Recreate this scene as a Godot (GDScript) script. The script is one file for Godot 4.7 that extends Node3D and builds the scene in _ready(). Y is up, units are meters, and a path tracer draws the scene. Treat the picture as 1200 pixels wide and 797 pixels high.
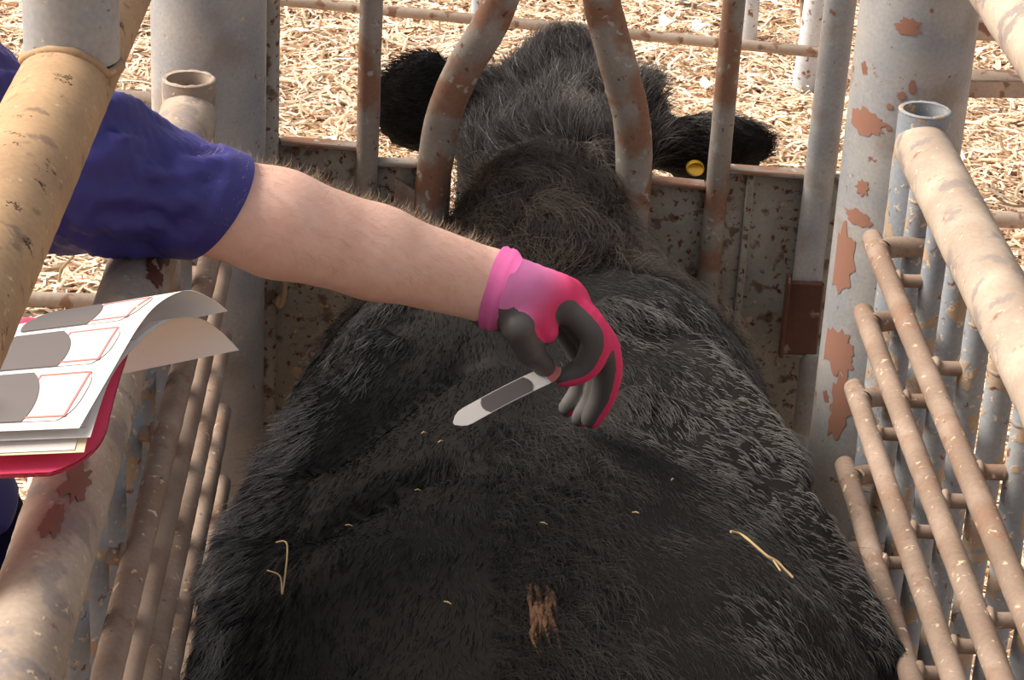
extends Node3D
# A black heifer standing in a pipe squeeze chute; a handler outside the left rail sets an adhesive strip on her back.
# World: y up, metres; the chute runs along z, the head gate stands at z = -3.45.

class MB:
	var v := PackedVector3Array()
	var n := PackedVector3Array()
	var uv := PackedVector2Array()
	var c := PackedColorArray()
	var i := PackedInt32Array()
	func vert(p: Vector3, nn: Vector3, u := Vector2.ZERO, col := Color.WHITE) -> int:
		v.append(p); n.append(nn); uv.append(u); c.append(col)
		return v.size() - 1
	func tri(a: int, b: int, d: int) -> void:
		var f := (v[b] - v[a]).cross(v[d] - v[a])
		if f.dot(n[a] + n[b] + n[d]) > 0.0:
			i.append(a); i.append(d); i.append(b)
		else:
			i.append(a); i.append(b); i.append(d)
	func quad(a: int, b: int, d: int, e: int) -> void:
		tri(a, b, d); tri(a, d, e)
	func mesh() -> ArrayMesh:
		var m := ArrayMesh.new()
		var arr := []
		arr.resize(Mesh.ARRAY_MAX)
		arr[Mesh.ARRAY_VERTEX] = v; arr[Mesh.ARRAY_NORMAL] = n; arr[Mesh.ARRAY_TEX_UV] = uv; arr[Mesh.ARRAY_COLOR] = c; arr[Mesh.ARRAY_INDEX] = i
		m.add_surface_from_arrays(Mesh.PRIMITIVE_TRIANGLES, arr)
		return m

var rng := RandomNumberGenerator.new()
var wob := FastNoiseLite.new()
var M := {}
var used := {}

func _ready() -> void:
	rng.seed = 41
	wob.seed = 7; wob.frequency = 1.0; wob.fractal_octaves = 3
	set_view()
	make_materials()
	make_ground()
	make_corral()
	make_posts()
	make_left_side()
	make_right_side()
	make_headgate()
	make_cow()
	make_person()
	make_papers()
	make_bits()

# ------------------------------------------------------------------ view and light
func set_view() -> void:
	var cam := Camera3D.new()
	cam.name = "camera"
	cam.position = Vector3(0, 2.5, 0)
	cam.rotation_degrees = Vector3(-24.6, -2.45, 3.2)
	cam.fov = 2.0 * rad_to_deg(atan(398.5 / 2800.0))
	cam.near = 0.05; cam.far = 100.0
	add_child(cam)
	cam.current = true
	var sun := DirectionalLight3D.new()
	sun.name = "sun"
	sun.light_energy = 2.75
	sun.light_color = Color(1.0, 0.95, 0.89)
	sun.light_angular_distance = 38.0
	sun.shadow_enabled = true
	add_child(sun)
	sun.look_at_from_position(Vector3.ZERO, Vector3(0.74, -0.64, 0.16), Vector3.UP)
	var we := WorldEnvironment.new()
	we.name = "environment"
	var e := Environment.new()
	var sm := ProceduralSkyMaterial.new()
	sm.sky_top_color = Color(0.84, 0.85, 0.88); sm.sky_horizon_color = Color(0.93, 0.92, 0.91)
	sm.ground_horizon_color = Color(0.80, 0.72, 0.62); sm.ground_bottom_color = Color(0.55, 0.46, 0.38)
	sm.sun_angle_max = 0.0
	sm.energy_multiplier = 0.7
	var sky := Sky.new()
	sky.sky_material = sm
	e.background_mode = Environment.BG_SKY
	e.sky = sky
	e.ambient_light_source = Environment.AMBIENT_SOURCE_SKY
	e.tonemap_mode = Environment.TONE_MAPPER_LINEAR
	e.tonemap_exposure = 0.9
	e.sdfgi_enabled = true; e.ssao_enabled = true; e.ssil_enabled = true
	we.environment = e
	add_child(we)

# ------------------------------------------------------------------ naming and building helpers
func numbered(called: String) -> String:
	var k: int = used.get(called, 0)
	used[called] = k + 1
	return called if k == 0 else "%s_%03d" % [called, k]

func thing(called: String, label: String, category: String, at := Vector3.ZERO, group := "") -> Node3D:
	var o := Node3D.new()
	o.name = numbered(called)
	add_child(o)
	o.position = at
	tag(o, label, category, group)
	return o

func tag(o: Node, label: String, category: String, group := "") -> void:
	o.set_meta("label", label)
	o.set_meta("category", category)
	if group:
		o.set_meta("group", group)

# commits world-space geometry as one mesh under parent (whose own place is taken off again)
func obj(called: String, mb: MB, m: Material, parent: Node3D = self) -> MeshInstance3D:
	var o := MeshInstance3D.new()
	o.name = numbered(called) if parent == self else called
	if parent != self:
		var off := parent.position
		if parent.get_parent() != self:
			off += (parent.get_parent() as Node3D).position
		if off != Vector3.ZERO:
			for k in mb.v.size():
				mb.v[k] -= off
	o.mesh = mb.mesh()
	o.material_override = m
	o.cast_shadow = GeometryInstance3D.SHADOW_CASTING_SETTING_ON
	parent.add_child(o, true)
	return o

func curve(pts: Array, step := 0.01) -> PackedVector3Array:
	# Catmull-Rom through the points, resampled about every step metres
	var out := PackedVector3Array()
	for k in pts.size() - 1:
		var p0: Vector3 = pts[maxi(k - 1, 0)]
		var p1: Vector3 = pts[k]
		var p2: Vector3 = pts[k + 1]
		var p3: Vector3 = pts[mini(k + 2, pts.size() - 1)]
		var cnt := maxi(1, int(ceil(p1.distance_to(p2) / step)))
		for j in cnt:
			out.append(p1.cubic_interpolate(p2, p0, p3, float(j) / cnt))
	out.append(pts[pts.size() - 1])
	return out

# a swept tube; radius may be a number or an array along the path; rough adds lumps of that height
func tube(mb: MB, path: PackedVector3Array, radius, sides := 16, rough := 0.0, caps := true, refdir := Vector3(0.0, -0.5, -1.0), col := Color.WHITE, flat := 1.0) -> void:
	var count := path.size()
	var ref := refdir
	var len := 0.0
	var uo := rng.randf() * 7.0
	var vo := rng.randf() * 7.0
	var base := mb.v.size()
	for k in count:
		var t := (path[mini(k + 1, count - 1)] - path[maxi(k - 1, 0)]).normalized()
		ref = (ref - t * ref.dot(t)).normalized()
		var side := t.cross(ref)
		if k > 0:
			len += path[k].distance_to(path[k - 1])
		var r: float = radius[mini(int(round(float(k) * (radius.size() - 1) / (count - 1))), radius.size() - 1)] if radius is Array or radius is PackedFloat32Array else radius
		for j in sides + 1:
			var a := TAU * j / sides
			var d := ref * cos(a) + side * sin(a) * flat
			var p := path[k] + d * r
			if rough > 0.0:
				p += d * rough * (wob.get_noise_3dv(p * 28.0) + 0.6 * wob.get_noise_3dv(p * 90.0))
			mb.vert(p, d.normalized(), Vector2(uo + a * r * 2.0, vo + len * 2.0), col)
		if k > 0:
			var b0 := base + (k - 1) * (sides + 1)
			var b1 := base + k * (sides + 1)
			for j in sides:
				mb.quad(b0 + j, b0 + j + 1, b1 + j + 1, b1 + j)
	if caps:
		for e in 2:
			var b := base if e == 0 else base + (count - 1) * (sides + 1)
			var q := 0 if e == 0 else count - 1
			var t := (path[0] - path[1]).normalized() if e == 0 else (path[count - 1] - path[count - 2]).normalized()
			var m := mb.vert(path[q], t, Vector2.ZERO, col)
			var first := mb.v.size()
			for j in sides + 1:
				mb.vert(mb.v[b + j], t, mb.uv[b + j], col)
			for j in sides:
				mb.tri(m, first + j, first + j + 1)

func straight(a: Vector3, b: Vector3, step := 0.02) -> PackedVector3Array:
	var out := PackedVector3Array()
	var cnt := maxi(1, int(ceil(a.distance_to(b) / step)))
	for k in cnt + 1:
		out.append(a.lerp(b, float(k) / cnt))
	return out

# an open pipe end: outer wall, rim and inner wall
func open_pipe(mb: MB, a: Vector3, b: Vector3, r: float, wall := 0.005, sides := 28, rough := 0.0) -> void:
	tube(mb, straight(a, b, 0.015), r, sides, rough, false)
	var t := (b - a).normalized()
	var deep := b - t * 0.12
	tube(mb, straight(deep, b, 0.02), r - wall, sides, 0.0, false)
	for k in mb.n.size():
		pass
	var ref := (Vector3(0, -0.5, -1) - t * Vector3(0, -0.5, -1).dot(t)).normalized()
	var side := t.cross(ref)
	var prev := []
	for j in sides + 1:
		var d := ref * cos(TAU * j / sides) + side * sin(TAU * j / sides)
		var lump := rough * 1.5 * wob.get_noise_3dv((b + d * r) * 60.0)
		var now := [mb.vert(b + d * (r - wall) + t * 0.0005, t, Vector2(j * 0.02, 0.3)), mb.vert(b + d * (r - wall * 0.5) + t * (0.0025 + lump), (t + d * 0.1).normalized(), Vector2(j * 0.02, 0.31)), mb.vert(b + d * (r + rough * 0.6), (t * 0.5 + d).normalized(), Vector2(j * 0.02, 0.32))]
		if j > 0:
			mb.quad(prev[0], now[0], now[1], prev[1])
			mb.quad(prev[1], now[1], now[2], prev[2])
		prev = now
	var cm := mb.vert(deep, t)
	var f := []
	for j in sides + 1:
		f.append(mb.vert(deep + (ref * cos(TAU * j / sides) + side * sin(TAU * j / sides)) * (r - wall), t))
	for j in sides:
		mb.tri(cm, f[j], f[j + 1])

# box with chamfered edges, turned by basis
func box(mb: MB, at: Vector3, size: Vector3, basis := Basis(), ch := 0.002) -> void:
	var h := size * 0.5
	ch = minf(ch, minf(h.x, minf(h.y, h.z)) * 0.5)
	var off := Vector2(rng.randf() * 5, rng.randf() * 5)
	for ax in 3:
		for s in [-1.0, 1.0]:
			var nn := Vector3.ZERO
			nn[ax] = s
			var u := (ax + 1) % 3
			var w := (ax + 2) % 3
			var q := []
			for k in [[-1, -1], [1, -1], [1, 1], [-1, 1]]:
				var p := Vector3.ZERO
				p[ax] = s * h[ax]
				p[u] = k[0] * (h[u] - ch)
				p[w] = k[1] * (h[w] - ch)
				q.append(mb.vert(at + basis * p, basis * nn, off + Vector2(p[u], p[w]) * 2.0))
			mb.quad(q[0], q[1], q[2], q[3])
			for s2 in [-1.0, 1.0]:
				# chamfer strip between face ax and face u
				var p1 := Vector3.ZERO
				var p2 := Vector3.ZERO
				p1[ax] = s * h[ax]; p1[u] = s2 * (h[u] - ch)
				p2[ax] = s * (h[ax] - ch); p2[u] = s2 * h[u]
				var n2 := Vector3.ZERO
				n2[ax] = s; n2[u] = s2
				n2 = basis * n2.normalized()
				var r := []
				for e in [[p1, -1], [p1, 1], [p2, 1], [p2, -1]]:
					var p: Vector3 = e[0]
					p[w] = e[1] * (h[w] - ch)
					r.append(mb.vert(at + basis * p, n2, off))
				mb.quad(r[0], r[1], r[2], r[3])

# flat plate with thickness from an outline in the x-y plane (counter-clockwise), standing at z
func plate(mb: MB, outline: PackedVector2Array, z: float, thick: float) -> void:
	var t := Geometry2D.triangulate_polygon(outline)
	var off := Vector2(rng.randf() * 5, rng.randf() * 5)
	for s in [1.0, -1.0]:
		var b := mb.v.size()
		for p in outline:
			mb.vert(Vector3(p.x, p.y, z + s * thick * 0.5), Vector3(0, 0, s), off + p * 2.0)
		for k in range(0, t.size(), 3):
			mb.tri(b + t[k], b + t[k + 1], b + t[k + 2])
	for k in outline.size():
		var p := outline[k]
		var q := outline[(k + 1) % outline.size()]
		var d := (q - p).normalized()
		var nn := Vector3(d.y, -d.x, 0)
		if Geometry2D.is_polygon_clockwise(outline):
			nn = -nn
		mb.quad(mb.vert(Vector3(p.x, p.y, z + thick * 0.5), nn, off + p * 2), mb.vert(Vector3(q.x, q.y, z + thick * 0.5), nn, off + q * 2), mb.vert(Vector3(q.x, q.y, z - thick * 0.5), nn, off + q * 2), mb.vert(Vector3(p.x, p.y, z - thick * 0.5), nn, off + p * 2))

# a rough weld bead round a joint
func weld(parent: Node3D, at: Vector3, axis: Vector3, r: float, fat: float, m: Material) -> void:
	var mb := MB.new()
	axis = axis.normalized()
	var a := axis.cross(Vector3(0.3, 0.9, 0.2)).normalized()
	var b := axis.cross(a)
	var ring := PackedVector3Array()
	for k in 25:
		ring.append(at + (a * cos(TAU * k / 24) + b * sin(TAU * k / 24)) * r)
	tube(mb, ring, fat, 7, fat * 0.7, false, axis)
	obj("weld", mb, m, parent)

# ------------------------------------------------------------------ materials
func nimg(size: int, freq: float, sd: int, oct := 4, kind := FastNoiseLite.TYPE_SIMPLEX_SMOOTH, warp := 0.0) -> PackedByteArray:
	var f := FastNoiseLite.new()
	f.seed = sd; f.frequency = freq; f.fractal_octaves = oct; f.noise_type = kind
	if warp > 0.0:
		f.domain_warp_enabled = true; f.domain_warp_amplitude = warp; f.domain_warp_frequency = freq * 2.0
	var im := f.get_seamless_image(size, size, false, false, 0.12, true)
	im.convert(Image.FORMAT_L8)
	return im.get_data()

# worn surface: a base colour that drifts between two tones, then patches [noise frequency, from, to, colour, height]
func worn(called: String, tone_a: Color, tone_b: Color, patches: Array, sd: int, rough := 0.8, relief := 0.12, size := 512) -> StandardMaterial3D:
	var base := nimg(size, 0.006, sd, 5)
	var grain := nimg(size, 0.12, sd + 1, 2)
	var masks := []
	for k in patches.size():
		masks.append(nimg(size, patches[k][0], sd + 10 + k, 5, FastNoiseLite.TYPE_SIMPLEX_SMOOTH, patches[k][5] if patches[k].size() > 5 else 14.0))
	var px := PackedByteArray()
	px.resize(size * size * 3)
	var hp := PackedByteArray()
	hp.resize(size * size)
	for q in size * size:
		var b := clampf((base[q] / 255.0 - 0.5) * 1.8 + 0.5, 0.0, 1.0)
		var r := lerpf(tone_a.r, tone_b.r, b)
		var g := lerpf(tone_a.g, tone_b.g, b)
		var bl := lerpf(tone_a.b, tone_b.b, b)
		var h := 0.5 + 0.04 * (grain[q] / 255.0 - 0.5)
		for k in masks.size():
			var pk: Array = patches[k]
			var m: PackedByteArray = masks[k]
			var t := clampf((m[q] / 255.0 - float(pk[1])) / (float(pk[2]) - float(pk[1])), 0.0, 1.0)
			if t > 0.0:
				var pc: Color = pk[3]
				r = lerpf(r, pc.r, t); g = lerpf(g, pc.g, t); bl = lerpf(bl, pc.b, t)
				h += float(pk[4]) * t
		var gr := 1.0 + 0.09 * (grain[q] / 255.0 - 0.5)
		px[q * 3] = int(clampf(r * gr, 0, 1) * 255); px[q * 3 + 1] = int(clampf(g * gr, 0, 1) * 255); px[q * 3 + 2] = int(clampf(bl * gr, 0, 1) * 255)
		hp[q] = int(clampf(h, 0, 1) * 255)
	var m := StandardMaterial3D.new()
	m.resource_name = called
	m.albedo_texture = ImageTexture.create_from_image(Image.create_from_data(size, size, false, Image.FORMAT_RGB8, px))
	m.roughness = rough
	m.metallic_specular = 0.35
	if relief > 0.0:
		m.heightmap_enabled = true
		m.heightmap_texture = ImageTexture.create_from_image(Image.create_from_data(size, size, false, Image.FORMAT_L8, hp))
		m.heightmap_scale = relief
	return m

func plain(called: String, col: Color, rough := 0.7, spec := 0.4) -> StandardMaterial3D:
	var m := StandardMaterial3D.new()
	m.resource_name = called
	m.albedo_color = col
	m.roughness = rough
	m.metallic_specular = spec
	return m

func make_materials() -> void:
	var rust := Color(0.47, 0.31, 0.25)
	var cream := Color(0.80, 0.72, 0.62)
	M.post = worn("grey_paint", Color(0.60, 0.61, 0.63), Color(0.68, 0.67, 0.66), [[0.012, 0.86, 0.88, Color(0.56, 0.40, 0.35), -0.15], [0.05, 0.86, 0.89, cream, 0.2], [0.07, 0.87, 0.89, rust, -0.2], [0.006, 0.62, 0.95, Color(0.58, 0.54, 0.51), 0.0]], 100, 0.55, 0.015)
	M.picket = worn("chipped_blue_grey_paint", Color(0.53, 0.56, 0.60), Color(0.60, 0.61, 0.62), [[0.016, 0.62, 0.65, Color(0.66, 0.58, 0.50), 0.35], [0.05, 0.76, 0.79, cream, 0.3], [0.04, 0.80, 0.83, rust, -0.2]], 200, 0.7, 0.12)
	M.mud = worn("mud_coated_pipe", Color(0.61, 0.55, 0.50), Color(0.70, 0.645, 0.59), [[0.012, 0.62, 0.74, Color(0.55, 0.51, 0.49), -0.1], [0.018, 0.82, 0.90, Color(0.53, 0.41, 0.36), -0.1], [0.05, 0.80, 0.84, cream, 0.3], [0.06, 0.88, 0.90, Color(0.36, 0.28, 0.24), -0.3]], 300, 0.85, 0.15)
	M.rail = worn("muddy_thin_rail", Color(0.51, 0.44, 0.39), Color(0.61, 0.54, 0.49), [[0.008, 0.55, 0.90, Color(0.52, 0.42, 0.36), 0.0], [0.02, 0.80, 0.90, Color(0.52, 0.41, 0.35), -0.1], [0.05, 0.80, 0.84, cream, 0.25], [0.05, 0.88, 0.90, Color(0.30, 0.22, 0.18), -0.2]], 400, 0.85, 0.15)
	M.tan = worn("tan_dust_coat", Color(0.64, 0.53, 0.42), Color(0.71, 0.59, 0.46), [[0.02, 0.72, 0.82, Color(0.56, 0.47, 0.39), -0.1], [0.035, 0.84, 0.86, Color(0.28, 0.21, 0.16), -0.4, 40.0], [0.06, 0.84, 0.87, Color(0.82, 0.74, 0.62), 0.2]], 500, 0.9, 0.1)
	M.gate = worn("rusting_grey_gate", Color(0.53, 0.50, 0.47), Color(0.60, 0.57, 0.54), [[0.008, 0.42, 0.62, Color(0.53, 0.40, 0.33), -0.05], [0.05, 0.78, 0.82, Color(0.40, 0.27, 0.22), -0.2], [0.03, 0.74, 0.77, Color(0.64, 0.64, 0.62), 0.2]], 600, 0.75, 0.1)
	M.sheet = worn("rust_flecked_sheet_steel", Color(0.59, 0.57, 0.53), Color(0.66, 0.645, 0.61), [[0.02, 0.66, 0.78, Color(0.45, 0.38, 0.33), -0.1], [0.06, 0.72, 0.75, Color(0.40, 0.24, 0.19), -0.2], [0.05, 0.82, 0.84, Color(0.76, 0.66, 0.50), 0.3]], 700, 0.7, 0.08)
	M.hinge = worn("rusty_hinge", Color(0.33, 0.22, 0.19), Color(0.40, 0.28, 0.23), [[0.03, 0.75, 0.78, Color(0.55, 0.52, 0.49), 0.3]], 800, 0.8, 0.1, 256)
	M.earth = worn("chaff_covered_earth", Color(0.66, 0.53, 0.41), Color(0.80, 0.67, 0.53), [[0.06, 0.62, 0.78, Color(0.42, 0.29, 0.19), -0.4], [0.1, 0.62, 0.75, Color(0.88, 0.76, 0.58), 0.4]], 900, 0.95, 0.5)
	M.bg = worn("old_galvanised_pipe", Color(0.55, 0.49, 0.44), Color(0.64, 0.58, 0.53), [[0.03, 0.66, 0.74, Color(0.47, 0.36, 0.30), -0.2]], 1000, 0.7, 0.0, 256)
	M.bgpale = worn("pale_blue_pipe", Color(0.70, 0.73, 0.77), Color(0.78, 0.80, 0.82), [[0.04, 0.74, 0.78, Color(0.50, 0.36, 0.30), -0.2]], 1100, 0.6, 0.0, 256)
	M.skin = plain("skin", Color(1, 1, 1), 0.6, 0.4)
	M.skin.vertex_color_use_as_albedo = true
	M.skin.subsurf_scatter_enabled = true; M.skin.subsurf_scatter_strength = 0.12
	M.shirt = plain("navy_knit", Color(0.19, 0.18, 0.48), 0.6, 0.5)
	M.shirt.rim_enabled = true; M.shirt.rim = 0.35; M.shirt.rim_tint = 0.5
	M.trouser = plain("navy_trouser_cloth", Color(0.09, 0.09, 0.2), 0.9, 0.2)
	M.knit = plain("pink_knit", Color(1, 1, 1), 0.85, 0.3)
	M.knit.vertex_color_use_as_albedo = true
	M.dip = plain("charcoal_rubber_dip", Color(0.36, 0.35, 0.35), 0.55, 0.45)
	M.paper = plain("white_paper", Color(0.93, 0.92, 0.91), 0.6, 0.4)
	M.paper.backlight_enabled = true; M.paper.backlight = Color(0.22, 0.20, 0.18)
	M.creamy = plain("cream_paper", Color(0.90, 0.85, 0.72), 0.7, 0.3)
	M.foil = plain("grey_scratch_layer", Color(0.41, 0.39, 0.39), 0.42, 0.6)
	M.label = plain("pale_pink_film", Color(0.90, 0.87, 0.86), 0.5, 0.4)
	M.line = plain("thin_red_print", Color(0.85, 0.52, 0.50), 0.6, 0.3)
	M.pink = plain("pink_plastic", Color(0.94, 0.32, 0.48), 0.4, 0.5)
	M.hide = plain("black_hide", Color(0.085, 0.078, 0.075), 0.7, 0.3)
	M.hair = plain("hair", Color(1, 1, 1), 0.42, 0.45)
	M.hair.vertex_color_use_as_albedo = true
	M.fuzz = plain("pale_arm_hair", Color(0.86, 0.74, 0.62), 0.5, 0.5)
	M.straw = plain("straw", Color(1, 1, 1), 0.7, 0.4)
	M.straw.vertex_color_use_as_albedo = true
	M.yellow = plain("yellow_tag_plastic", Color(0.74, 0.58, 0.14), 0.6, 0.5)
	M.eye = plain("dark_eye", Color(0.03, 0.02, 0.02), 0.08, 0.6)
	M.dung = worn("dried_dung", Color(0.31, 0.225, 0.165), Color(0.40, 0.30, 0.225), [[0.06, 0.6, 0.7, Color(0.3, 0.2, 0.14), -0.3]], 1200, 0.95, 0.2, 256)
	M.stalk = plain("dry_stalk", Color(0.78, 0.68, 0.50), 0.7, 0.3)
	M.hairdark = plain("brown_hair", Color(0.2, 0.14, 0.09), 0.6, 0.4)
	M.blue = plain("light_blue_plastic", Color(0.62, 0.72, 0.86), 0.3, 0.5)
	M.stain = plain("dark_red_stain", Color(0.36, 0.20, 0.18), 0.6, 0.4)
	M.rustwash = plain("rust_wash", Color(0.52, 0.40, 0.35), 0.85, 0.2)
	M.scar = plain("rust_scar", Color(0.62, 0.46, 0.40), 0.85, 0.2)
	M.cream = plain("mud_cream", Color(0.74, 0.63, 0.5), 0.85, 0.2)
	M.boot = plain("brown_boot_leather", Color(0.22, 0.14, 0.09), 0.6, 0.4)

# ------------------------------------------------------------------ ground
func make_ground() -> void:
	var mb := MB.new()
	var nx := 60
	var nz := 90
	for a in nx + 1:
		for b in nz + 1:
			var p := Vector3(-6.0 + 12.0 * a / nx, 0, 1.0 - 17.0 * b / nz)
			p.y = ground_y(p.x, p.z)
			mb.vert(p, Vector3.UP, Vector2(p.x, p.z) * 1.2)
	for a in nx:
		for b in nz:
			var q := a * (nz + 1) + b
			mb.quad(q, q + 1, q + nz + 2, q + nz + 1)
	var o := obj("ground", mb, M.earth)
	o.set_meta("kind", "structure")
	# the litter of straw: nobody could count it
	var stalk := MB.new()
	tube(stalk, curve([Vector3(-0.5, 0, 0), Vector3(-0.15, 0.02, 0.03), Vector3(0.2, 0.025, -0.02), Vector3(0.5, -0.01, 0.04)], 0.34), 0.5, 4, 0.0, false, Vector3.UP)
	for k in stalk.v.size():
		var c := stalk.v[k]
		stalk.c[k] = Color.WHITE
	# cross-section unit 1, length unit 1: scaled per copy
	var flat := MB.new()
	var path := [Vector3(-0.5, 0, 0), Vector3(-0.17, 0.03, 0.05), Vector3(0.17, 0.04, -0.03), Vector3(0.5, 0, 0.06)]
	for k in 4:
		for s in [-1.0, 0.0, 1.0]:
			flat.vert(path[k] + Vector3(0, 0.012 if s == 0.0 else 0.0, s * 0.022), Vector3(0, 1, s * 0.5).normalized())
		if k > 0:
			for j in 2:
				var q := (k - 1) * 3 + j
				flat.quad(q, q + 1, q + 4, q + 3)
	var mm := MultiMesh.new()
	mm.transform_format = MultiMesh.TRANSFORM_3D
	mm.use_colors = true
	mm.mesh = flat.mesh()
	var count := 150000
	mm.instance_count = count
	for k in count:
		var z := -3.6 - 6.4 * pow(rng.randf(), 0.9)
		var half := 1.2 + 0.22 * -z
		var x := 0.3 + (rng.randf() * 2.0 - 1.0) * half
		if k > 95000:
			x = rng.randf_range(-6.0, 6.0)
			z = rng.randf_range(-14.0, 0.5)
		var heap := wob.get_noise_2d(x * 2.3, z * 2.3)
		var lenn := rng.randf_range(0.07, 0.21)
		var b := Basis(Vector3.UP, rng.randf() * TAU) * Basis(Vector3(0, 0, 1), rng.randfn() * 0.22) * Basis(Vector3(1, 0, 0), rng.randfn() * 0.5)
		var w := rng.randf_range(0.12, 0.27)
		b = b * Basis.from_scale(Vector3(lenn, w, w))
		mm.set_instance_transform(k, Transform3D(b, Vector3(x, ground_y(x, z) + 0.004 + 0.03 * rng.randf() + 0.012 * heap, z)))
		var t := rng.randf()
		var c := Color(0.90, 0.71, 0.53).lerp(Color(0.68, 0.46, 0.31), t * t)
		if rng.randf() < 0.12:
			c = Color(0.97, 0.86, 0.70)
		elif rng.randf() < 0.16:
			c = Color(0.36, 0.23, 0.13)
		mm.set_instance_color(k, c)
	var s := MultiMeshInstance3D.new()
	s.name = "straw_litter"
	s.multimesh = mm
	s.material_override = M.straw
	s.set_meta("kind", "stuff")
	tag(s, "loose golden straw covering the ground beyond the chute", "straw")
	add_child(s)

func ground_y(x: float, z: float) -> float:
	return 0.03 * wob.get_noise_2d(x * 0.6, z * 0.6) - 0.0 if z < -3.6 else 0.0

# ------------------------------------------------------------------ far corral pipes
func bar(called: String, parent: Node3D, a: Vector3, b: Vector3, r: float, m: Material, rough := 0.0, sides := 16, step := 0.03) -> MeshInstance3D:
	var mb := MB.new()
	tube(mb, straight(a, b, step), r, sides, rough)
	return obj(called, mb, m, parent)

func make_corral() -> void:
	# the long low panel that runs across behind the head gate
	var t := thing("corral_fence", "long low corral panel of thin muddy pipe lying across the straw beyond the cow's head", "fence", Vector3(0.3, 0, -7.0))
	bar("rail", t, Vector3(-2.35, 0.376, -7.39), Vector3(1.25, 0.34, -6.86), 0.017, M.bg)
	bar("post", t, Vector3(0.143, 0.0, -7.06), Vector3(0.143, 0.9, -7.06), 0.022, M.bgpale)
	bar("post", t, Vector3(-2.3, 0.0, -7.385), Vector3(-2.3, 0.9, -7.385), 0.022, M.bgpale)
	bar("rail", t, Vector3(-2.35, 0.876, -7.39), Vector3(1.25, 0.84, -6.86), 0.017, M.bg)
	var p := thing("corral_post", "thin whitish pipe stake standing in the straw just right of the thin rusty gate bar", "post", Vector3(1.10, 0, -7.98))
	bar("stake", p, Vector3(1.10, -0.05, -7.98), Vector3(1.10, 1.0, -7.98), 0.033, M.bgpale)
	var q := thing("gate_leg", "pale blue chipped pipe leg with a thin slanting brace left of the right gate tube", "post", Vector3(1.21, 0, -7.3))
	bar("leg", q, Vector3(1.235, -0.05, -7.5), Vector3(1.275, 1.0, -7.5), 0.040, M.bgpale)
	bar("brace", q, Vector3(1.23, 0.20, -7.53), Vector3(1.15, 0.66, -7.53), 0.014, M.bg)
	# panels on the right
	var r := thing("corral_gate", "heavy two-rail corral gate of muddy angle steel at the upper right", "gate", Vector3(1.8, 0, -6.2))
	for e in [[Vector3(1.25, 0.555, -6.45), Vector3(2.6, 0.555, -6.50), 0.06], [Vector3(1.2, 0.36, -6.48), Vector3(2.6, 0.40, -6.52), 0.05]]:
		var mb := MB.new()
		var a: Vector3 = e[0]
		var b: Vector3 = e[1]
		var d := (b - a).normalized()
		var bs := Basis(d, Vector3.UP, d.cross(Vector3.UP)).orthonormalized()
		box(mb, (a + b) * 0.5, Vector3(a.distance_to(b), e[2], 0.006), bs)
		box(mb, (a + b) * 0.5 + Vector3(0, e[2] * 0.5, -0.05), Vector3(a.distance_to(b), 0.006, 0.10), bs)
		obj("rail", mb, M.bg, r)
	bar("post", r, Vector3(2.55, 0.0, -6.5), Vector3(2.55, 0.8, -6.5), 0.04, M.bg)
	bar("post", r, Vector3(1.24, 0.0, -6.47), Vector3(1.24, 0.8, -6.47), 0.04, M.bg)
	var s := thing("ground_rail", "single muddy pipe rail low over the straw right of the capped right end post", "rail", Vector3(1.5, 0, -6.1))
	bar("rail", s, Vector3(1.2, 0.115, -6.1), Vector3(2.3, 0.135, -6.12), 0.022, M.bg)
	bar("foot", s, Vector3(2.25, 0.0, -6.12), Vector3(2.25, 0.13, -6.12), 0.022, M.bg)
	bar("foot", s, Vector3(1.25, 0.0, -6.1), Vector3(1.25, 0.115, -6.1), 0.022, M.bg)
	var l := thing("ground_pipe", "short grey pipe crossing the straw left of the chute under the handler's sleeve", "rail", Vector3(-0.9, 0, -5.4))
	bar("rail", l, Vector3(-1.6, 0.08, -5.40), Vector3(-0.55, 0.08, -5.42), 0.020, M.bg)
	bar("foot", l, Vector3(-1.55, 0.0, -5.40), Vector3(-1.55, 0.08, -5.40), 0.02, M.bg)
	bar("foot", l, Vector3(-0.6, 0.0, -5.42), Vector3(-0.6, 0.08, -5.42), 0.02, M.bg)
	var l2 := thing("far_pipe", "grey pipe rail seen between the tan pole and the left round post", "rail", Vector3(-0.9, 0, -6.9))
	bar("rail", l2, Vector3(-1.7, 0.20, -6.60), Vector3(-0.5, 0.20, -6.55), 0.035, M.bg)
	bar("foot", l2, Vector3(-1.65, 0.0, -6.60), Vector3(-1.65, 0.2, -6.60), 0.03, M.bg)
	bar("foot", l2, Vector3(-0.55, 0.0, -6.55), Vector3(-0.55, 0.2, -6.55), 0.03, M.bg)

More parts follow.
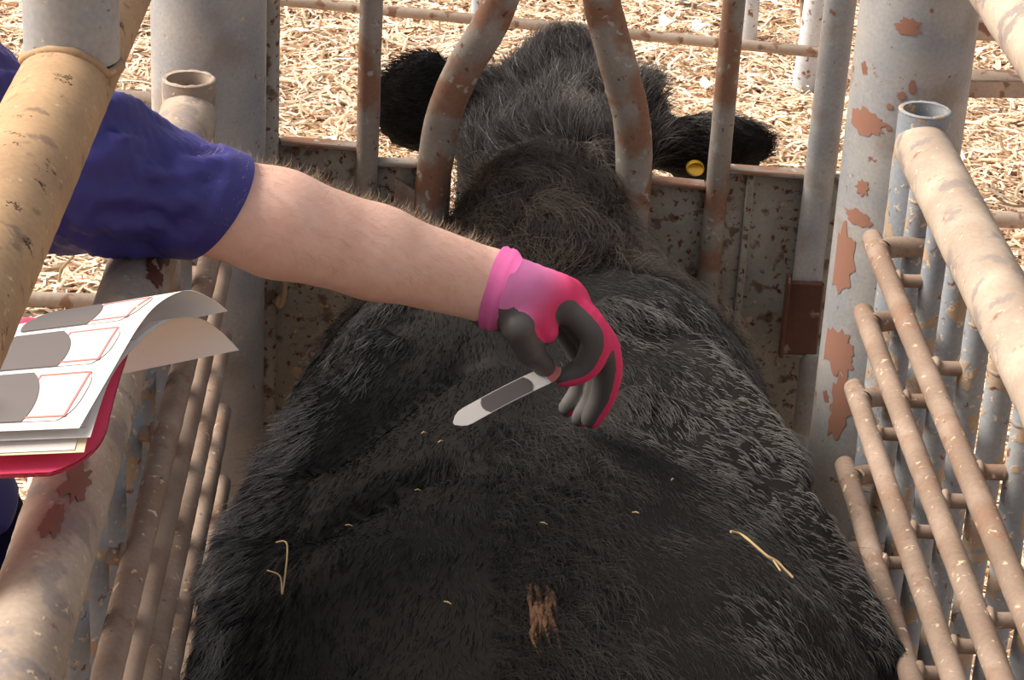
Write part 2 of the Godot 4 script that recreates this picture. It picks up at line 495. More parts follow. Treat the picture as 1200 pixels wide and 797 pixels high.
# ------------------------------------------------------------------ big posts and overhead rails
func make_posts() -> void:
	var t := thing("round_post", "thick grey painted steel post behind the left open pipe end", "post", Vector3(-0.323, 0, -3.36))
	bar("pipe", t, Vector3(-0.323, -0.1, -3.36), Vector3(-0.323, 2.3, -3.36), 0.084, M.post, 0.0, 40, 0.05)
	t = thing("round_post", "thick grey painted steel post with rust scars to the right of the head gate", "post", Vector3(0.667, 0, -3.15))
	bar("pipe", t, Vector3(0.667, -0.1, -3.15), Vector3(0.667, 2.3, -3.15), 0.082, M.post, 0.0, 40, 0.05)
	# rust scars in the paint, slightly sunken islands on the face of the right post
	var scars := [[0.640, 1.575, 0.016, 0.012], [0.654, 1.492, 0.005, 0.010], [0.641, 1.478, 0.006, 0.006], [0.628, 1.46, 0.004, 0.004], [0.601, 1.43, 0.022, 0.016], [0.607, 1.335, 0.007, 0.012], [0.607, 1.29, 0.014, 0.012], [0.594, 1.22, 0.014, 0.05], [0.603, 1.08, 0.022, 0.035], [0.612, 1.0, 0.014, 0.05], [0.63, 1.43, 0.004, 0.004]]
	for s in scars:
		var mb := MB.new()
		for ring in 6:
			for k in 41:
				var an := TAU * k / 40
				var rr := (1.0 + 0.6 * wob.get_noise_2d(cos(an) * 1.6 + s[1] * 90, sin(an) * 1.6 + s[0] * 70)) * ring / 5.0
				var x: float = minf(s[0] + cos(an) * s[2] * rr, 0.747)
				x = maxf(x, 0.588)
				mb.vert(Vector3(x, s[1] + sin(an) * s[3] * rr, zpost(x)) + npost(x) * (0.0006 if ring == 5 else 0.0012), npost(x))
				if ring > 0 and k > 0:
					var q := mb.v.size() - 1
					mb.quad(q, q - 1, q - 42, q - 41)
		obj("rust_scar", mb, M.scar, t)
	# upper left rail and the grey drop post welded onto it
	t = thing("overhead_rail", "tan dusted upper rail with a grey drop post at the upper left, nearest the camera", "rail", Vector3(-0.305, 1.80, -1.4))
	bar("rail", t, Vector3(-0.305, 1.84, -2.9), Vector3(-0.305, 1.84, -0.6), 0.0395, M.tan, 0.0006, 40, 0.012)
	bar("drop_post", t, Vector3(-0.300, 1.862, -1.93), Vector3(-0.300, 2.7, -1.93), 0.0400, M.post, 0.0, 36, 0.03)
	# saddle-shaped fillet weld where the drop post stands on the round rail
	var sad := PackedVector3Array()
	for k in 41:
		var an := TAU * k / 40
		var x := -0.300 + 0.0400 * cos(an)
		sad.append(Vector3(x, 1.84 + sqrt(maxf(0.00025, 0.0395 * 0.0395 - (x + 0.305) * (x + 0.305))), -1.93 + 0.0400 * sin(an)))
	var wb := MB.new()
	tube(wb, sad, 0.0042, 10, 0.002, false, Vector3.UP)
	obj("weld", wb, M.tan, t)
	t = thing("overhead_rail", "pale upper rail crossing the top right corner", "rail", Vector3(0.65, 1.7, -1.4))
	bar("rail", t, Vector3(0.655, 1.752, -2.9), Vector3(0.655, 1.752, -0.6), 0.0395, M.mud, 0.001, 36, 0.015)

func zpost(x: float) -> float:
	return -3.15 + sqrt(maxf(0.0, 0.082 * 0.082 - (x - 0.667) * (x - 0.667)))

func npost(x: float) -> Vector3:
	return Vector3(x - 0.667, 0, zpost(x) + 3.15).normalized()

# ------------------------------------------------------------------ chute sides
func side_panel(t: Node3D, xr: float, xi: float, heights: Array, starts: Array, zend: float, top: float) -> void:
	var inw := signf(xi - xr)
	var xp := lerpf(xr, xi, 0.22)
	# end post, its open mouth standing proud of the rail
	var mb := MB.new()
	open_pipe(mb, Vector3(xr, 0.0, -2.955), Vector3(xr, top + 0.047, -2.955), 0.0345, 0.0055, 30, 0.0012)
	obj("end_post", mb, M.picket if inw < 0 else M.mud, t)
	mb = MB.new()
	tube(mb, straight(Vector3(xr, top, -2.945), Vector3(xr, top, -0.9), 0.012), 0.0368, 32, 0.0010)
	obj("top_rail", mb, M.mud, t)
	for k in 16:
		var z := -2.845 + 0.127 * k
		mb = MB.new()
		tube(mb, straight(Vector3(xp, 0.12, z), Vector3(xp, top - 0.022, z), 0.02), 0.0160, 16, 0.0008)
		obj("picket", mb, M.picket, t)
		# lumps of dried mud where the picket meets the rail
		if z < -1.6:
			weld(t, Vector3(xp, top - 0.036, z), Vector3.UP, 0.013, 0.0035, M.mud)
	mb = MB.new()
	tube(mb, straight(Vector3(xr, 0.12, -2.94), Vector3(xr, 0.12, -0.9), 0.05), 0.03, 20, 0.001)
	obj("bottom_rail", mb, M.mud, t)
	for q in heights.size():
		var y: float = heights[q]
		mb = MB.new()
		var zs: float = starts[q]
		tube(mb, curve([Vector3(xr, y, zs - 0.035), Vector3(xi + inw * -0.022, y, zs - 0.026), Vector3(xi + inw * -0.004, y, zs - 0.008), Vector3(xi, y, zs + 0.022), Vector3(xi, y, (zs + zend) * 0.5), Vector3(xi, y, zend)], 0.012), 0.0136, 18, 0.0006)
		obj("inner_rail", mb, M.rail, t)
		for k in 16:
			var z := -2.845 + 0.127 * k
			if (k + q) % 2 == 1 and z > zs + 0.05 and z < zend:
				mb = MB.new()
				tube(mb, straight(Vector3(xi, y, z), Vector3(xp, y, z), 0.012), 0.0085, 12, 0.001)
				obj("spacer", mb, M.rail, t)
				weld(t, Vector3(xi - inw * 0.012, y, z), Vector3(1, 0, 0), 0.0095, 0.004, M.rail)

func make_left_side() -> void:
	var t := thing("chute_side", "left pipe side of the chute, its muddy top rail under the clipboard and arm", "chute side", Vector3(-0.31, 0, -2.0))
	side_panel(t, -0.31, -0.257, [1.365, 1.280, 1.185, 1.082, 0.975, 0.865], [-2.79, -2.79, -2.79, -2.78, -2.78, -2.78], -0.95, 1.452)

	# dark red-brown stains on the camera side of the top rail
	for s in [[-2.44, 0.55, 0.05, 0.55], [-2.36, 0.75, 0.02, 0.3], [-2.50, 1.2, 0.018, 0.25], [-1.98, 0.15, 0.05, 0.35], [-1.87, 0.35, 0.035, 0.3], [-1.80, 0.1, 0.03, 0.22]]:
		var mb := MB.new()
		for ring in 6:
			for k in 41:
				var an := TAU * k / 40
				var rr := (1.0 + 0.7 * wob.get_noise_2d(cos(an) * 1.9 + s[0] * 31.0, sin(an) * 1.9)) * ring / 5.0
				var th: float = s[1] + sin(an) * s[3] * rr
				var d := Vector3(sin(th), cos(th), 0)
				mb.vert(Vector3(-0.31, 1.452, s[0] + cos(an) * s[2] * rr) + d * 0.0380, d)
				if ring > 0 and k > 0:
					var q := mb.v.size() - 1
					mb.quad(q, q - 1, q - 42, q - 41)
		obj("stain", mb, M.stain if s[0] < -2.2 else M.rustwash, t)

func splash(t: Node3D, x: float, y: float, z: float, r: float) -> void:
	var mb := MB.new()
	var c := mb.vert(Vector3(x, y, z + 0.003), Vector3(0, 0, 1))
	for k in 15:
		var an := TAU * k / 14
		var rr := r * (1.0 + 0.7 * wob.get_noise_2d(cos(an) * 2.0 + x * 90.0, sin(an) * 2.0 + y * 90.0))
		mb.vert(Vector3(x + cos(an) * rr, y + sin(an) * rr, z), Vector3(cos(an), sin(an), 1.5).normalized())
		if k > 0:
			mb.tri(c, c + k, c + k + 1)
	obj("mud_splash", mb, M.cream, t)

func make_right_side() -> void:
	var t := thing("chute_side", "right pipe side of the chute with four thin inner rails in front of blue-grey pickets", "chute side", Vector3(0.65, 0, -2.0))
	side_panel(t, 0.65, 0.58, [1.356, 1.252, 1.142, 1.026, 0.908, 0.79], [-2.80, -2.80, -2.80, -2.80, -2.8, -2.8], -0.95, 1.452)

# ------------------------------------------------------------------ head gate
func make_headgate() -> void:
	var Z := -3.45
	var t := thing("head_gate", "left half of the rusting head gate, bent neck bar beside the cow's left ear", "gate", Vector3(-0.12, 0, Z))
	bar("hinge_tube", t, Vector3(-0.246, 0.02, Z), Vector3(-0.246, 2.1, Z), 0.0205, M.sheet, 0.0, 24)
	bar("hinge_collar", t, Vector3(-0.248, 0.92, Z), Vector3(-0.248, 1.18, Z), 0.0245, M.sheet, 0.001, 24)
	bar("gate_bar", t, Vector3(-0.09, 0.1, Z - 0.002), Vector3(-0.09, 2.1, Z - 0.002), 0.0175, M.gate, 0.0008, 20)
	var mb := MB.new()
	tube(mb, curve([Vector3(0.13, 2.1, Z), Vector3(0.122, 1.62, Z), Vector3(0.115, 1.53, Z), Vector3(0.090, 1.442, Z), Vector3(0.055, 1.374, Z), Vector3(0.027, 1.298, Z), Vector3(0.016, 1.226, Z), Vector3(0.012, 1.14, Z), Vector3(0.012, 0.85, Z), Vector3(0.012, 0.1, Z)], 0.012), 0.0275, 28, 0.0008)
	obj("neck_bar", mb, M.gate, t)
	mb = MB.new()
	plate(mb, PackedVector2Array([Vector2(-0.247, 0.2), Vector2(0.0, 0.2), Vector2(0.0, 1.206), Vector2(-0.074, 1.209), Vector2(-0.074, 1.231), Vector2(-0.247, 1.238)]), Z - 0.022, 0.006)
	obj("panel", mb, M.sheet, t)
	mb = MB.new()
	box(mb, Vector3(-0.158, 1.232, Z - 0.012), Vector3(0.132, 0.008, 0.028), Basis(Vector3(0, 0, 1), -0.04))
	box(mb, Vector3(-0.04, 1.207, Z - 0.012), Vector3(0.068, 0.007, 0.028))
	obj("top_flange", mb, M.gate, t)
	mb = MB.new()
	plate(mb, PackedVector2Array([Vector2(-0.05, 1.05), Vector2(0.0, 1.05), Vector2(0.0, 1.157), Vector2(-0.046, 1.186)]), Z - 0.002, 0.006)
	obj("gusset", mb, M.gate, t)
	mb = MB.new()
	tube(mb, curve([Vector3(-0.213, 1.06, Z + 0.022), Vector3(-0.211, 1.02, Z + 0.026), Vector3(-0.214, 0.985, Z + 0.025), Vector3(-0.219, 0.972, Z + 0.024), Vector3(-0.224, 0.979, Z + 0.024), Vector3(-0.219, 0.99, Z + 0.024)], 0.006), 0.0042, 10)
	obj("latch_pin", mb, M.cream, t)
	for s in [[-0.192, 0.838, 0.011], [-0.180, 0.865, 0.004], [-0.169, 0.871, 0.004], [-0.204, 0.811, 0.004]]:
		splash(t, s[0], s[1], Z - 0.0188, s[2])

	t = thing("head_gate", "right half of the rusting head gate with flecked sheet panel and bent neck bar", "gate", Vector3(0.45, 0, Z))
	mb = MB.new()
	tube(mb, curve([Vector3(0.235, 2.1, Z), Vector3(0.240, 1.62, Z), Vector3(0.252, 1.49, Z), Vector3(0.266, 1.44, Z), Vector3(0.291, 1.364, Z), Vector3(0.311, 1.297, Z), Vector3(0.320, 1.22, Z), Vector3(0.321, 1.1, Z), Vector3(0.321, 0.85, Z), Vector3(0.321, 0.1, Z)], 0.012), 0.0285, 28, 0.0008)
	obj("neck_bar", mb, M.gate, t)
	bar("gate_bar", t, Vector3(0.4515, 0.1, Z - 0.002), Vector3(0.4515, 2.1, Z - 0.002), 0.0175, M.gate, 0.0008, 20)
	bar("hinge_tube", t, Vector3(0.606, 0.92, Z + 0.004), Vector3(0.614, 2.1, Z + 0.004), 0.024, M.post, 0.0, 24)
	bar("lower_tube", t, Vector3(0.628, 0.02, Z + 0.02), Vector3(0.628, 0.93, Z + 0.02), 0.0215, M.post, 0.0, 24)
	mb = MB.new()
	plate(mb, PackedVector2Array([Vector2(0.352, 0.2), Vector2(0.655, 0.2), Vector2(0.655, 1.213), Vector2(0.462, 1.217), Vector2(0.462, 1.186), Vector2(0.352, 1.194)]), Z - 0.026, 0.006)
	obj("panel", mb, M.sheet, t)
	mb = MB.new()
	box(mb, Vector3(0.528, 1.216, Z - 0.014), Vector3(0.125, 0.008, 0.03), Basis(Vector3(0, 0, 1), -0.03))
	box(mb, Vector3(0.39, 1.192, Z - 0.014), Vector3(0.09, 0.007, 0.03), Basis(Vector3(0, 0, 1), -0.06))
	obj("top_flange", mb, M.gate, t)
	mb = MB.new()
	box(mb, Vector3(0.505, 0.75, Z - 0.02), Vector3(0.012, 0.93, 0.012))
	obj("stiffener", mb, M.sheet, t)
	mb = MB.new()
	box(mb, Vector3(0.622, 1.13, Z + 0.012), Vector3(0.062, 0.19, 0.008))
	obj("hinge_strap", mb, M.sheet, t)
	mb = MB.new()
	box(mb, Vector3(0.600, 0.99, Z + 0.03), Vector3(0.058, 0.125, 0.012), Basis(), 0.003)
	box(mb, Vector3(0.572, 0.995, Z + 0.034), Vector3(0.006, 0.14, 0.02), Basis(), 0.002)
	obj("hinge_plate", mb, M.hinge, t)
	for s in [[0.525, 0.96, 0.006], [0.519, 0.937, 0.006], [0.514, 0.91, 0.004], [0.520, 0.843, 0.005], [0.519, 0.815, 0.003], [0.532, 0.99, 0.004]]:
		splash(t, s[0], s[1], Z - 0.0228, s[2])

# ------------------------------------------------------------------ signed distance bodies
# a bone is [a, b, radius a, radius b]; an egg is [centre, radii, basis]
func cap(p: Vector3, b: Array) -> float:
	var a: Vector3 = b[0]
	var ab: Vector3 = b[1] - a
	var h := clampf((p - a).dot(ab) / maxf(ab.length_squared(), 1e-9), 0.0, 1.0)
	return p.distance_to(a + ab * h) - lerpf(b[2], b[3], h)

func egg(p: Vector3, c: Vector3, r: Vector3, b: Basis) -> float:
	var q := (p - c) * b
	var k0 := (q / r).length()
	var k1 := (q / (r * r)).length()
	return k0 * (k0 - 1.0) / maxf(k1, 1e-6)

func smin(a: float, b: float, k: float) -> float:
	var h := maxf(k - absf(a - b), 0.0) / k
	return minf(a, b) - h * h * k * 0.25

# the bones with a bounding ball each, so that far ones can be passed over: [bone, centre, reach]
func bounded(bones: Array) -> Array:
	var out := []
	for b in bones:
		if b.size() == 5:
			out.append([b, (b[0] + b[1]) * 0.5, b[0].distance_to(b[1]) * 0.5 + maxf(b[2], b[3]) + b[4]])
		else:
			out.append([b, b[0], maxf(b[1].x, maxf(b[1].y, b[1].z)) + b[3]])
	return out

# surface nets over the cells near the surface
func nets(f: Callable, lo: Vector3, hi: Vector3, cell: float, slack := 1.6) -> MB:
	var nx := int(ceil((hi.x - lo.x) / cell / 4.0)) * 4
	var ny := int(ceil((hi.y - lo.y) / cell / 4.0)) * 4
	var nz := int(ceil((hi.z - lo.z) / cell / 4.0)) * 4
	var sx := 1
	var sy := nx + 1
	var sz := (nx + 1) * (ny + 1)
	var val := PackedFloat32Array()
	val.resize(sz * (nz + 1))
	val.fill(1e9)
	var cells := PackedInt32Array()
	var reach := cell * 4.0 * 0.87 * slack
	for bz in nz / 4:
		for by in ny / 4:
			for bx in nx / 4:
				var c := lo + Vector3(bx * 4 + 2, by * 4 + 2, bz * 4 + 2) * cell
				if absf(f.call(c)) > reach:
					continue
				for z in 5:
					for y in 5:
						for x in 5:
							var q := (bx * 4 + x) * sx + (by * 4 + y) * sy + (bz * 4 + z) * sz
							if val[q] > 1e8:
								val[q] = f.call(lo + Vector3(bx * 4 + x, by * 4 + y, bz * 4 + z) * cell)
							if x < 4 and y < 4 and z < 4:
								cells.append(q)
	var mb := MB.new()
	var at := {}
	var corner := [0, sx, sy, sx + sy, sz, sx + sz, sy + sz, sx + sy + sz]
	var offs := [Vector3(0, 0, 0), Vector3(1, 0, 0), Vector3(0, 1, 0), Vector3(1, 1, 0), Vector3(0, 0, 1), Vector3(1, 0, 1), Vector3(0, 1, 1), Vector3(1, 1, 1)]
	var edges := [[0, 1], [2, 3], [4, 5], [6, 7], [0, 2], [1, 3], [4, 6], [5, 7], [0, 4], [1, 5], [2, 6], [3, 7]]
	for q in cells:
		var neg := 0
		for k in 8:
			if val[q + corner[k]] < 0.0:
				neg += 1
		if neg == 0 or neg == 8:
			continue
		var s := Vector3.ZERO
		var cnt := 0
		for e in edges:
			var a := val[q + corner[e[0]]]
			var b := val[q + corner[e[1]]]
			if (a < 0.0) != (b < 0.0):
				s += (offs[e[0]] as Vector3).lerp(offs[e[1]], a / (a - b))
				cnt += 1
		var base := Vector3(q % sy, (q / sy) % (ny + 1), q / sz)
		var p := lo + (base + s / cnt) * cell
		var h := cell * 0.6
		var g := Vector3(f.call(p + Vector3(h, 0, 0)) - f.call(p - Vector3(h, 0, 0)), f.call(p + Vector3(0, h, 0)) - f.call(p - Vector3(0, h, 0)), f.call(p + Vector3(0, 0, h)) - f.call(p - Vector3(0, 0, h)))
		at[q] = mb.vert(p, g.normalized())
	for q in at:
		for ax in 3:
			var st: int = [sx, sy, sz][ax]
			var u: int = [sy, sz, sx][ax]
			var w: int = [sz, sx, sy][ax]
			if (val[q] < 0.0) == (val[q + st] < 0.0):
				continue
			if at.has(q - u) and at.has(q - w) and at.has(q - u - w):
				mb.quad(at[q], at[q - u], at[q - u - w], at[q - w])
	return mb

# ------------------------------------------------------------------ the cow
var trunk := [  # z, middle x, half width, back height, belly height
	[-1.72, 0.150, 0.20, 1.09, 0.78], [-1.86, 0.150, 0.285, 1.160, 0.68], [-2.05, 0.147, 0.365, 1.188, 0.60], [-2.30, 0.152, 0.410, 1.197, 0.56],
	[-2.60, 0.154, 0.398, 1.193, 0.53], [-2.88, 0.162, 0.368, 1.190, 0.53], [-3.08, 0.172, 0.312, 1.192, 0.56], [-3.26, 0.180, 0.250, 1.188, 0.64], [-3.46, 0.172, 0.127, 1.182, 0.80], [-3.64, 0.200, 0.130, 1.19, 0.90]]
var cow_bones := []
var cow_near := []
var trunk_rows := []
var folds := []

func trunk_at(z: float) -> Array:
	var k := 0
	while k < trunk.size() - 2 and z < trunk[k + 1][0]:
		k += 1
	var t := clampf((z - trunk[k][0]) / (trunk[k + 1][0] - trunk[k][0]), 0.0, 1.0)
	var out := []
	for j in 5:
		var a: float = trunk[maxi(k - 1, 0)][j]
		var d: float = trunk[mini(k + 2, trunk.size() - 1)][j]
		out.append(cubic_interpolate(trunk[k][j], trunk[k + 1][j], a, d, t))
	return out

func cow_sdf(p: Vector3) -> float:
	var zi := clampi(int((p.z + 3.80) / 0.002), 0, 1099)
	var s: Array = trunk_rows[zi]
	var hh: float = (s[3] - s[4]) * 0.5
	var dx: float = absf(p.x - s[1]) / s[2]
	var dy: float = absf(p.y - (s[3] + s[4]) * 0.5) / hh
	var e := 2.35
	var d: float = (pow(pow(dx, e) + pow(dy, e), 1.0 / e) - 1.0) * minf(s[2], hh)
	var over := maxf(p.z + 1.76, -3.62 - p.z)
	d = smin(maxf(d, over), maxf(d, over), 0.01) if over < 0.05 else maxf(d, over)
	for w in cow_near:
		if p.distance_to(w[1]) - w[2] > d:
			continue
		var b: Array = w[0]
		if b.size() == 5:
			d = smin(d, cap(p, b), b[4])
		else:
			d = smin(d, egg(p, b[0], b[1], b[2]), b[3])
	return d

# skin folds and the hollow lines between muscles, as ridges along lines on the back (x, z)
var fold_grid := PackedFloat32Array()

func fold_at(p: Vector3) -> float:
	var gx := clampf((p.x + 0.45) / 0.01, 0.0, 118.9)
	var gz := clampf((p.z + 3.25) / 0.01, 0.0, 148.9)
	if p.y < 0.8 or p.z < -3.25 or p.z > -1.76:
		return 0.0
	var q := int(gx) * 150 + int(gz)
	var fx := gx - int(gx)
	return lerpf(lerpf(fold_grid[q], fold_grid[q + 150], fx), lerpf(fold_grid[q + 1], fold_grid[q + 151], fx), gz - int(gz))

func fold_raw(p: Vector3) -> float:
	var h := 0.0
	if p.y > 0.8:
		for f in folds:
			var q := Vector2(p.x, p.z)
			var best := 1e9
			for k in f[0].size() - 1:
				best = minf(best, q.distance_to(Geometry2D.get_closest_point_to_segment(q, f[0][k], f[0][k + 1])))
			h += f[1] * exp(-best * best / (f[2] * f[2]))
	return h

func cow_bump(p: Vector3) -> float:
	return fold_at(p) * 2.2 + 0.010 * wob.get_noise_3dv(p * 5.0)

func make_cow() -> void:
	var cow := thing("cow", "shaggy black cow seen from behind, held by the neck in the head gate", "cow", Vector3(0.16, 0, -2.6))
	var L := func(x: float, z: float, x2: float, z2: float, hind: bool) -> void:
		if hind:
			cow_bones.append([Vector3(x, 0.85, z), Vector3(x2, 0.62, z - 0.14), 0.17, 0.105, 0.10])
			cow_bones.append([Vector3(x2, 0.62, z - 0.14), Vector3(x2, 0.42, z2 + 0.04), 0.105, 0.06, 0.04])
			cow_bones.append([Vector3(x2, 0.42, z2 + 0.04), Vector3(x2, 0.12, z2 - 0.03), 0.055, 0.042, 0.03])
		else:
			cow_bones.append([Vector3(x, 0.95, z), Vector3(x2, 0.64, z2 + 0.03), 0.17, 0.085, 0.10])
			cow_bones.append([Vector3(x2, 0.64, z2 + 0.03), Vector3(x2, 0.38, z2), 0.075, 0.055, 0.04])
			cow_bones.append([Vector3(x2, 0.38, z2), Vector3(x2, 0.12, z2), 0.05, 0.042, 0.03])
		var zz := z2 - 0.03 if hind else z2
		cow_bones.append([Vector3(x2, 0.12, zz), Vector3(x2, 0.055, zz - 0.05), 0.045, 0.05, 0.03])
	L.call(-0.03, -1.95, 0.0, -1.86, true)
	L.call(0.33, -1.95, 0.30, -1.86, true)
	L.call(0.02, -3.02, 0.05, -3.05, false)
	L.call(0.32, -3.02, 0.29, -3.05, false)
	# hook bones and pins, shoulder blades
	for s in [-1.0, 1.0]:
		cow_bones.append([Vector3(0.155 + s * 0.20, 1.11, -2.28), Vector3(0.155 + s * 0.23, 1.06, -2.36), 0.055, 0.05, 0.09])
		cow_bones.append([Vector3(0.175 + s * 0.13, 1.13, -3.02), Vector3(0.175 + s * 0.20, 1.0, -3.10), 0.05, 0.07, 0.10])
	# neck crest, poll, forehead, muzzle, cheeks
	cow_bones.append([Vector3(0.18, 1.13, -3.20), Vector3(0.190, 1.150, -3.56), 0.075, 0.095, 0.09])
	cow_bones.append([Vector3(0.214, 1.15, -3.58), Vector3(0.218, 1.165, -3.74), 0.115, 0.118, 0.07])
	cow_bones.append([Vector3(0.226, 1.20, -3.74), Vector3(0.228, 1.252, -3.80), 0.07, 0.052, 0.08])
	cow_bones.append([Vector3(0.218, 1.15, -3.76), Vector3(0.222, 0.90, -4.12), 0.115, 0.072, 0.06])
	cow_bones.append([Vector3(0.222, 0.91, -4.10), Vector3(0.222, 0.85, -4.17), 0.074, 0.066, 0.04])
	cow_bones.append([Vector3(0.217, 1.0, -3.80), Vector3(0.222, 0.86, -4.06), 0.10, 0.06, 0.06])
	cow_bones.append([Vector3(0.30, 1.20, -3.70), Vector3(0.335, 1.235, -3.70), 0.06, 0.045, 0.05])
	cow_bones.append([Vector3(0.13, 1.17, -3.58), Vector3(0.105, 1.215, -3.70), 0.062, 0.055, 0.05])
	# ears: broad flat leaves, the backs towards us
	cow_bones.append([Vector3(0.12, 1.19, -3.68), Vector3(0.045, 1.215, -3.655), 0.045, 0.035, 0.04])
	cow_bones.append([Vector3(-0.008, 1.238, -3.65), Vector3(0.080, 0.090, 0.024), Basis(Vector3(0, 0, 1), -0.35) * Basis(Vector3(0, 1, 0), -0.25), 0.03])
	cow_bones.append([Vector3(0.33, 1.185, -3.68), Vector3(0.41, 1.18, -3.66), 0.045, 0.035, 0.04])
	cow_bones.append([Vector3(0.465, 1.182, -3.655), Vector3(0.103, 0.062, 0.024), Basis(Vector3(0, 0, 1), -0.05) * Basis(Vector3(0, 1, 0), 0.25), 0.03])
	# tail hanging behind
	cow_bones.append([Vector3(0.145, 1.13, -1.86), Vector3(0.145, 1.06, -1.72), 0.05, 0.035, 0.05])
	cow_bones.append([Vector3(0.145, 1.06, -1.72), Vector3(0.145, 0.55, -1.69), 0.033, 0.02, 0.03])
	var g := func(pts: Array) -> PackedVector2Array:
		return PackedVector2Array(pts)
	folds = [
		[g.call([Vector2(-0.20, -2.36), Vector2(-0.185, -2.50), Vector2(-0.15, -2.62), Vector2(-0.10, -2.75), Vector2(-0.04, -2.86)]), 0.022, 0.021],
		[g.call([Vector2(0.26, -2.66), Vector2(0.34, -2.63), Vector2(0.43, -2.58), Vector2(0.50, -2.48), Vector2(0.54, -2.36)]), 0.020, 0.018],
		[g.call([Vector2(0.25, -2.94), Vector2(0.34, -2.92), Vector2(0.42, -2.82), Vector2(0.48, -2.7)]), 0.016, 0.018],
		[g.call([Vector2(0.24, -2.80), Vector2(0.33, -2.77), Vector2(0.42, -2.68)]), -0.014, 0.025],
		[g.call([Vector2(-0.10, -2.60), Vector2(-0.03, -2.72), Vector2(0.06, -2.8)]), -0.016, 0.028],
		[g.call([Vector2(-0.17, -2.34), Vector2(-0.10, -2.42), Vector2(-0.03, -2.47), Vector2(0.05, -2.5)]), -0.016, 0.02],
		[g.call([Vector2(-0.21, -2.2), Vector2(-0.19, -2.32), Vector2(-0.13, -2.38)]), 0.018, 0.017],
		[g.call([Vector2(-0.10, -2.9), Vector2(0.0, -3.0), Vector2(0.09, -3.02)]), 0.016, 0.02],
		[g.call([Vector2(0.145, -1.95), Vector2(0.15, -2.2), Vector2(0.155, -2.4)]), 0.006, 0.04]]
	cow_near = bounded(cow_bones)
	for k in 1100:
		trunk_rows.append(trunk_at(-3.80 + 0.002 * k))
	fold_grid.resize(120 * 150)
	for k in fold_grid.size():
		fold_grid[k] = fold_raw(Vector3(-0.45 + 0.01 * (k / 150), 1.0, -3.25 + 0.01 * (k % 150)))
	var body := nets(cow_sdf, Vector3(-0.32, -0.02, -4.30), Vector3(0.66, 1.42, -1.62), 0.0165, 2.0)
	for k in body.v.size():
		body.v[k] += body.n[k] * cow_bump(body.v[k])
	# normals again, from the moved surface
	var nn := PackedVector3Array()
	nn.resize(body.v.size())
	for k in range(0, body.i.size(), 3):
		var a := body.i[k]
		var b := body.i[k + 1]
		var c := body.i[k + 2]
		var f := (body.v[c] - body.v[a]).cross(body.v[b] - body.v[a])
		nn[a] += f; nn[b] += f; nn[c] += f
	for k in nn.size():
		body.n[k] = nn[k].normalized()
	var skin := MB.new()
	skin.v = body.v.duplicate(); skin.n = body.n; skin.uv = body.uv; skin.c = body.c; skin.i = body.i
	obj("body", skin, M.hide, cow)
	coat(cow, body)
	# hooves, eyes, tag
	for q in [[0.0, -1.93], [0.30, -1.93], [0.05, -3.08], [0.29, -3.08]]:
		var mb := MB.new()
		tube(mb, PackedVector3Array([Vector3(q[0], 0.0, q[1] - 0.02), Vector3(q[0], 0.03, q[1] - 0.015), Vector3(q[0], 0.085, q[1])]), [0.062, 0.06, 0.048], 18)
		obj("hoof", mb, M.eye, cow)
	for s in [-1.0, 1.0]:
		var mb := nets(func(p: Vector3) -> float: return p.distance_to(Vector3(0.220 + s * 0.105, 1.09, -3.87)) - 0.021, Vector3(0.19 + s * 0.105, 1.06, -3.90), Vector3(0.25 + s * 0.105, 1.12, -3.84), 0.006)
		obj("eye", mb, M.eye, cow)
	var tagm := MB.new()
	var tc := Vector3(0.434, 1.163, -3.603)
	tube(tagm, PackedVector3Array([tc + Vector3(0, 0, -0.014), tc + Vector3(0, 0, -0.001), tc + Vector3(0, 0.0002, 0.0008), tc + Vector3(0, 0.0004, 0.0010)]), [0.0145, 0.0145, 0.0138, 0.012], 24, 0.0, true, Vector3(1, 0, 0), Color.WHITE, 0.78)
	var tm := obj("ear_tag", tagm, M.yellow, cow)
	tm.set_meta("label", "round yellow button tag in the right ear")
	# clot of dried dung in the hair over the tail head
	var dm := MB.new()
	for k in 26:
		var x := 0.138 + rng.randf_range(-0.011, 0.011)
		var z0 := -2.175 + rng.randf() * 0.075
		tube(dm, curve([Vector3(x + rng.randfn() * 0.004, 1.205, z0 - 0.04), Vector3(x, 1.2125, z0 - 0.01), Vector3(x + rng.randfn() * 0.003, 1.2125, z0 + 0.015), Vector3(x + rng.randfn() * 0.006, 1.206, z0 + 0.045)], 0.006), [0.0006, 0.0022, 0.0028, 0.0018, 0.0005], 7, 0.002)
	var dob := obj("dried_dung", dm, M.dung, cow)
	dob.set_meta("label", "brown clot of dried dung matted in the hair over the rump")

# one curved blade of hair, root at the origin, growing along +y and bending towards +z
func blade(bend: float, curl: float, root: float) -> ArrayMesh:
	var mb := MB.new()
	var steps := 4
	for k in steps + 1:
		var t := float(k) / steps
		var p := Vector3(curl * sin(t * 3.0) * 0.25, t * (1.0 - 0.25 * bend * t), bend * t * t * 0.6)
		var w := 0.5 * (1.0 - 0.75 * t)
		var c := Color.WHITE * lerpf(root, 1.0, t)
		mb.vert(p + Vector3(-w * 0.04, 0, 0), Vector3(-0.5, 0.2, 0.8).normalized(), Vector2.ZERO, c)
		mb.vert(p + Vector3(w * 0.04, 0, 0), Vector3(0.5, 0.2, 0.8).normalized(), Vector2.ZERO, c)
		if k > 0:
			var q := (k - 1) * 2
			mb.quad(q, q + 1, q + 3, q + 2)
	return mb.mesh()

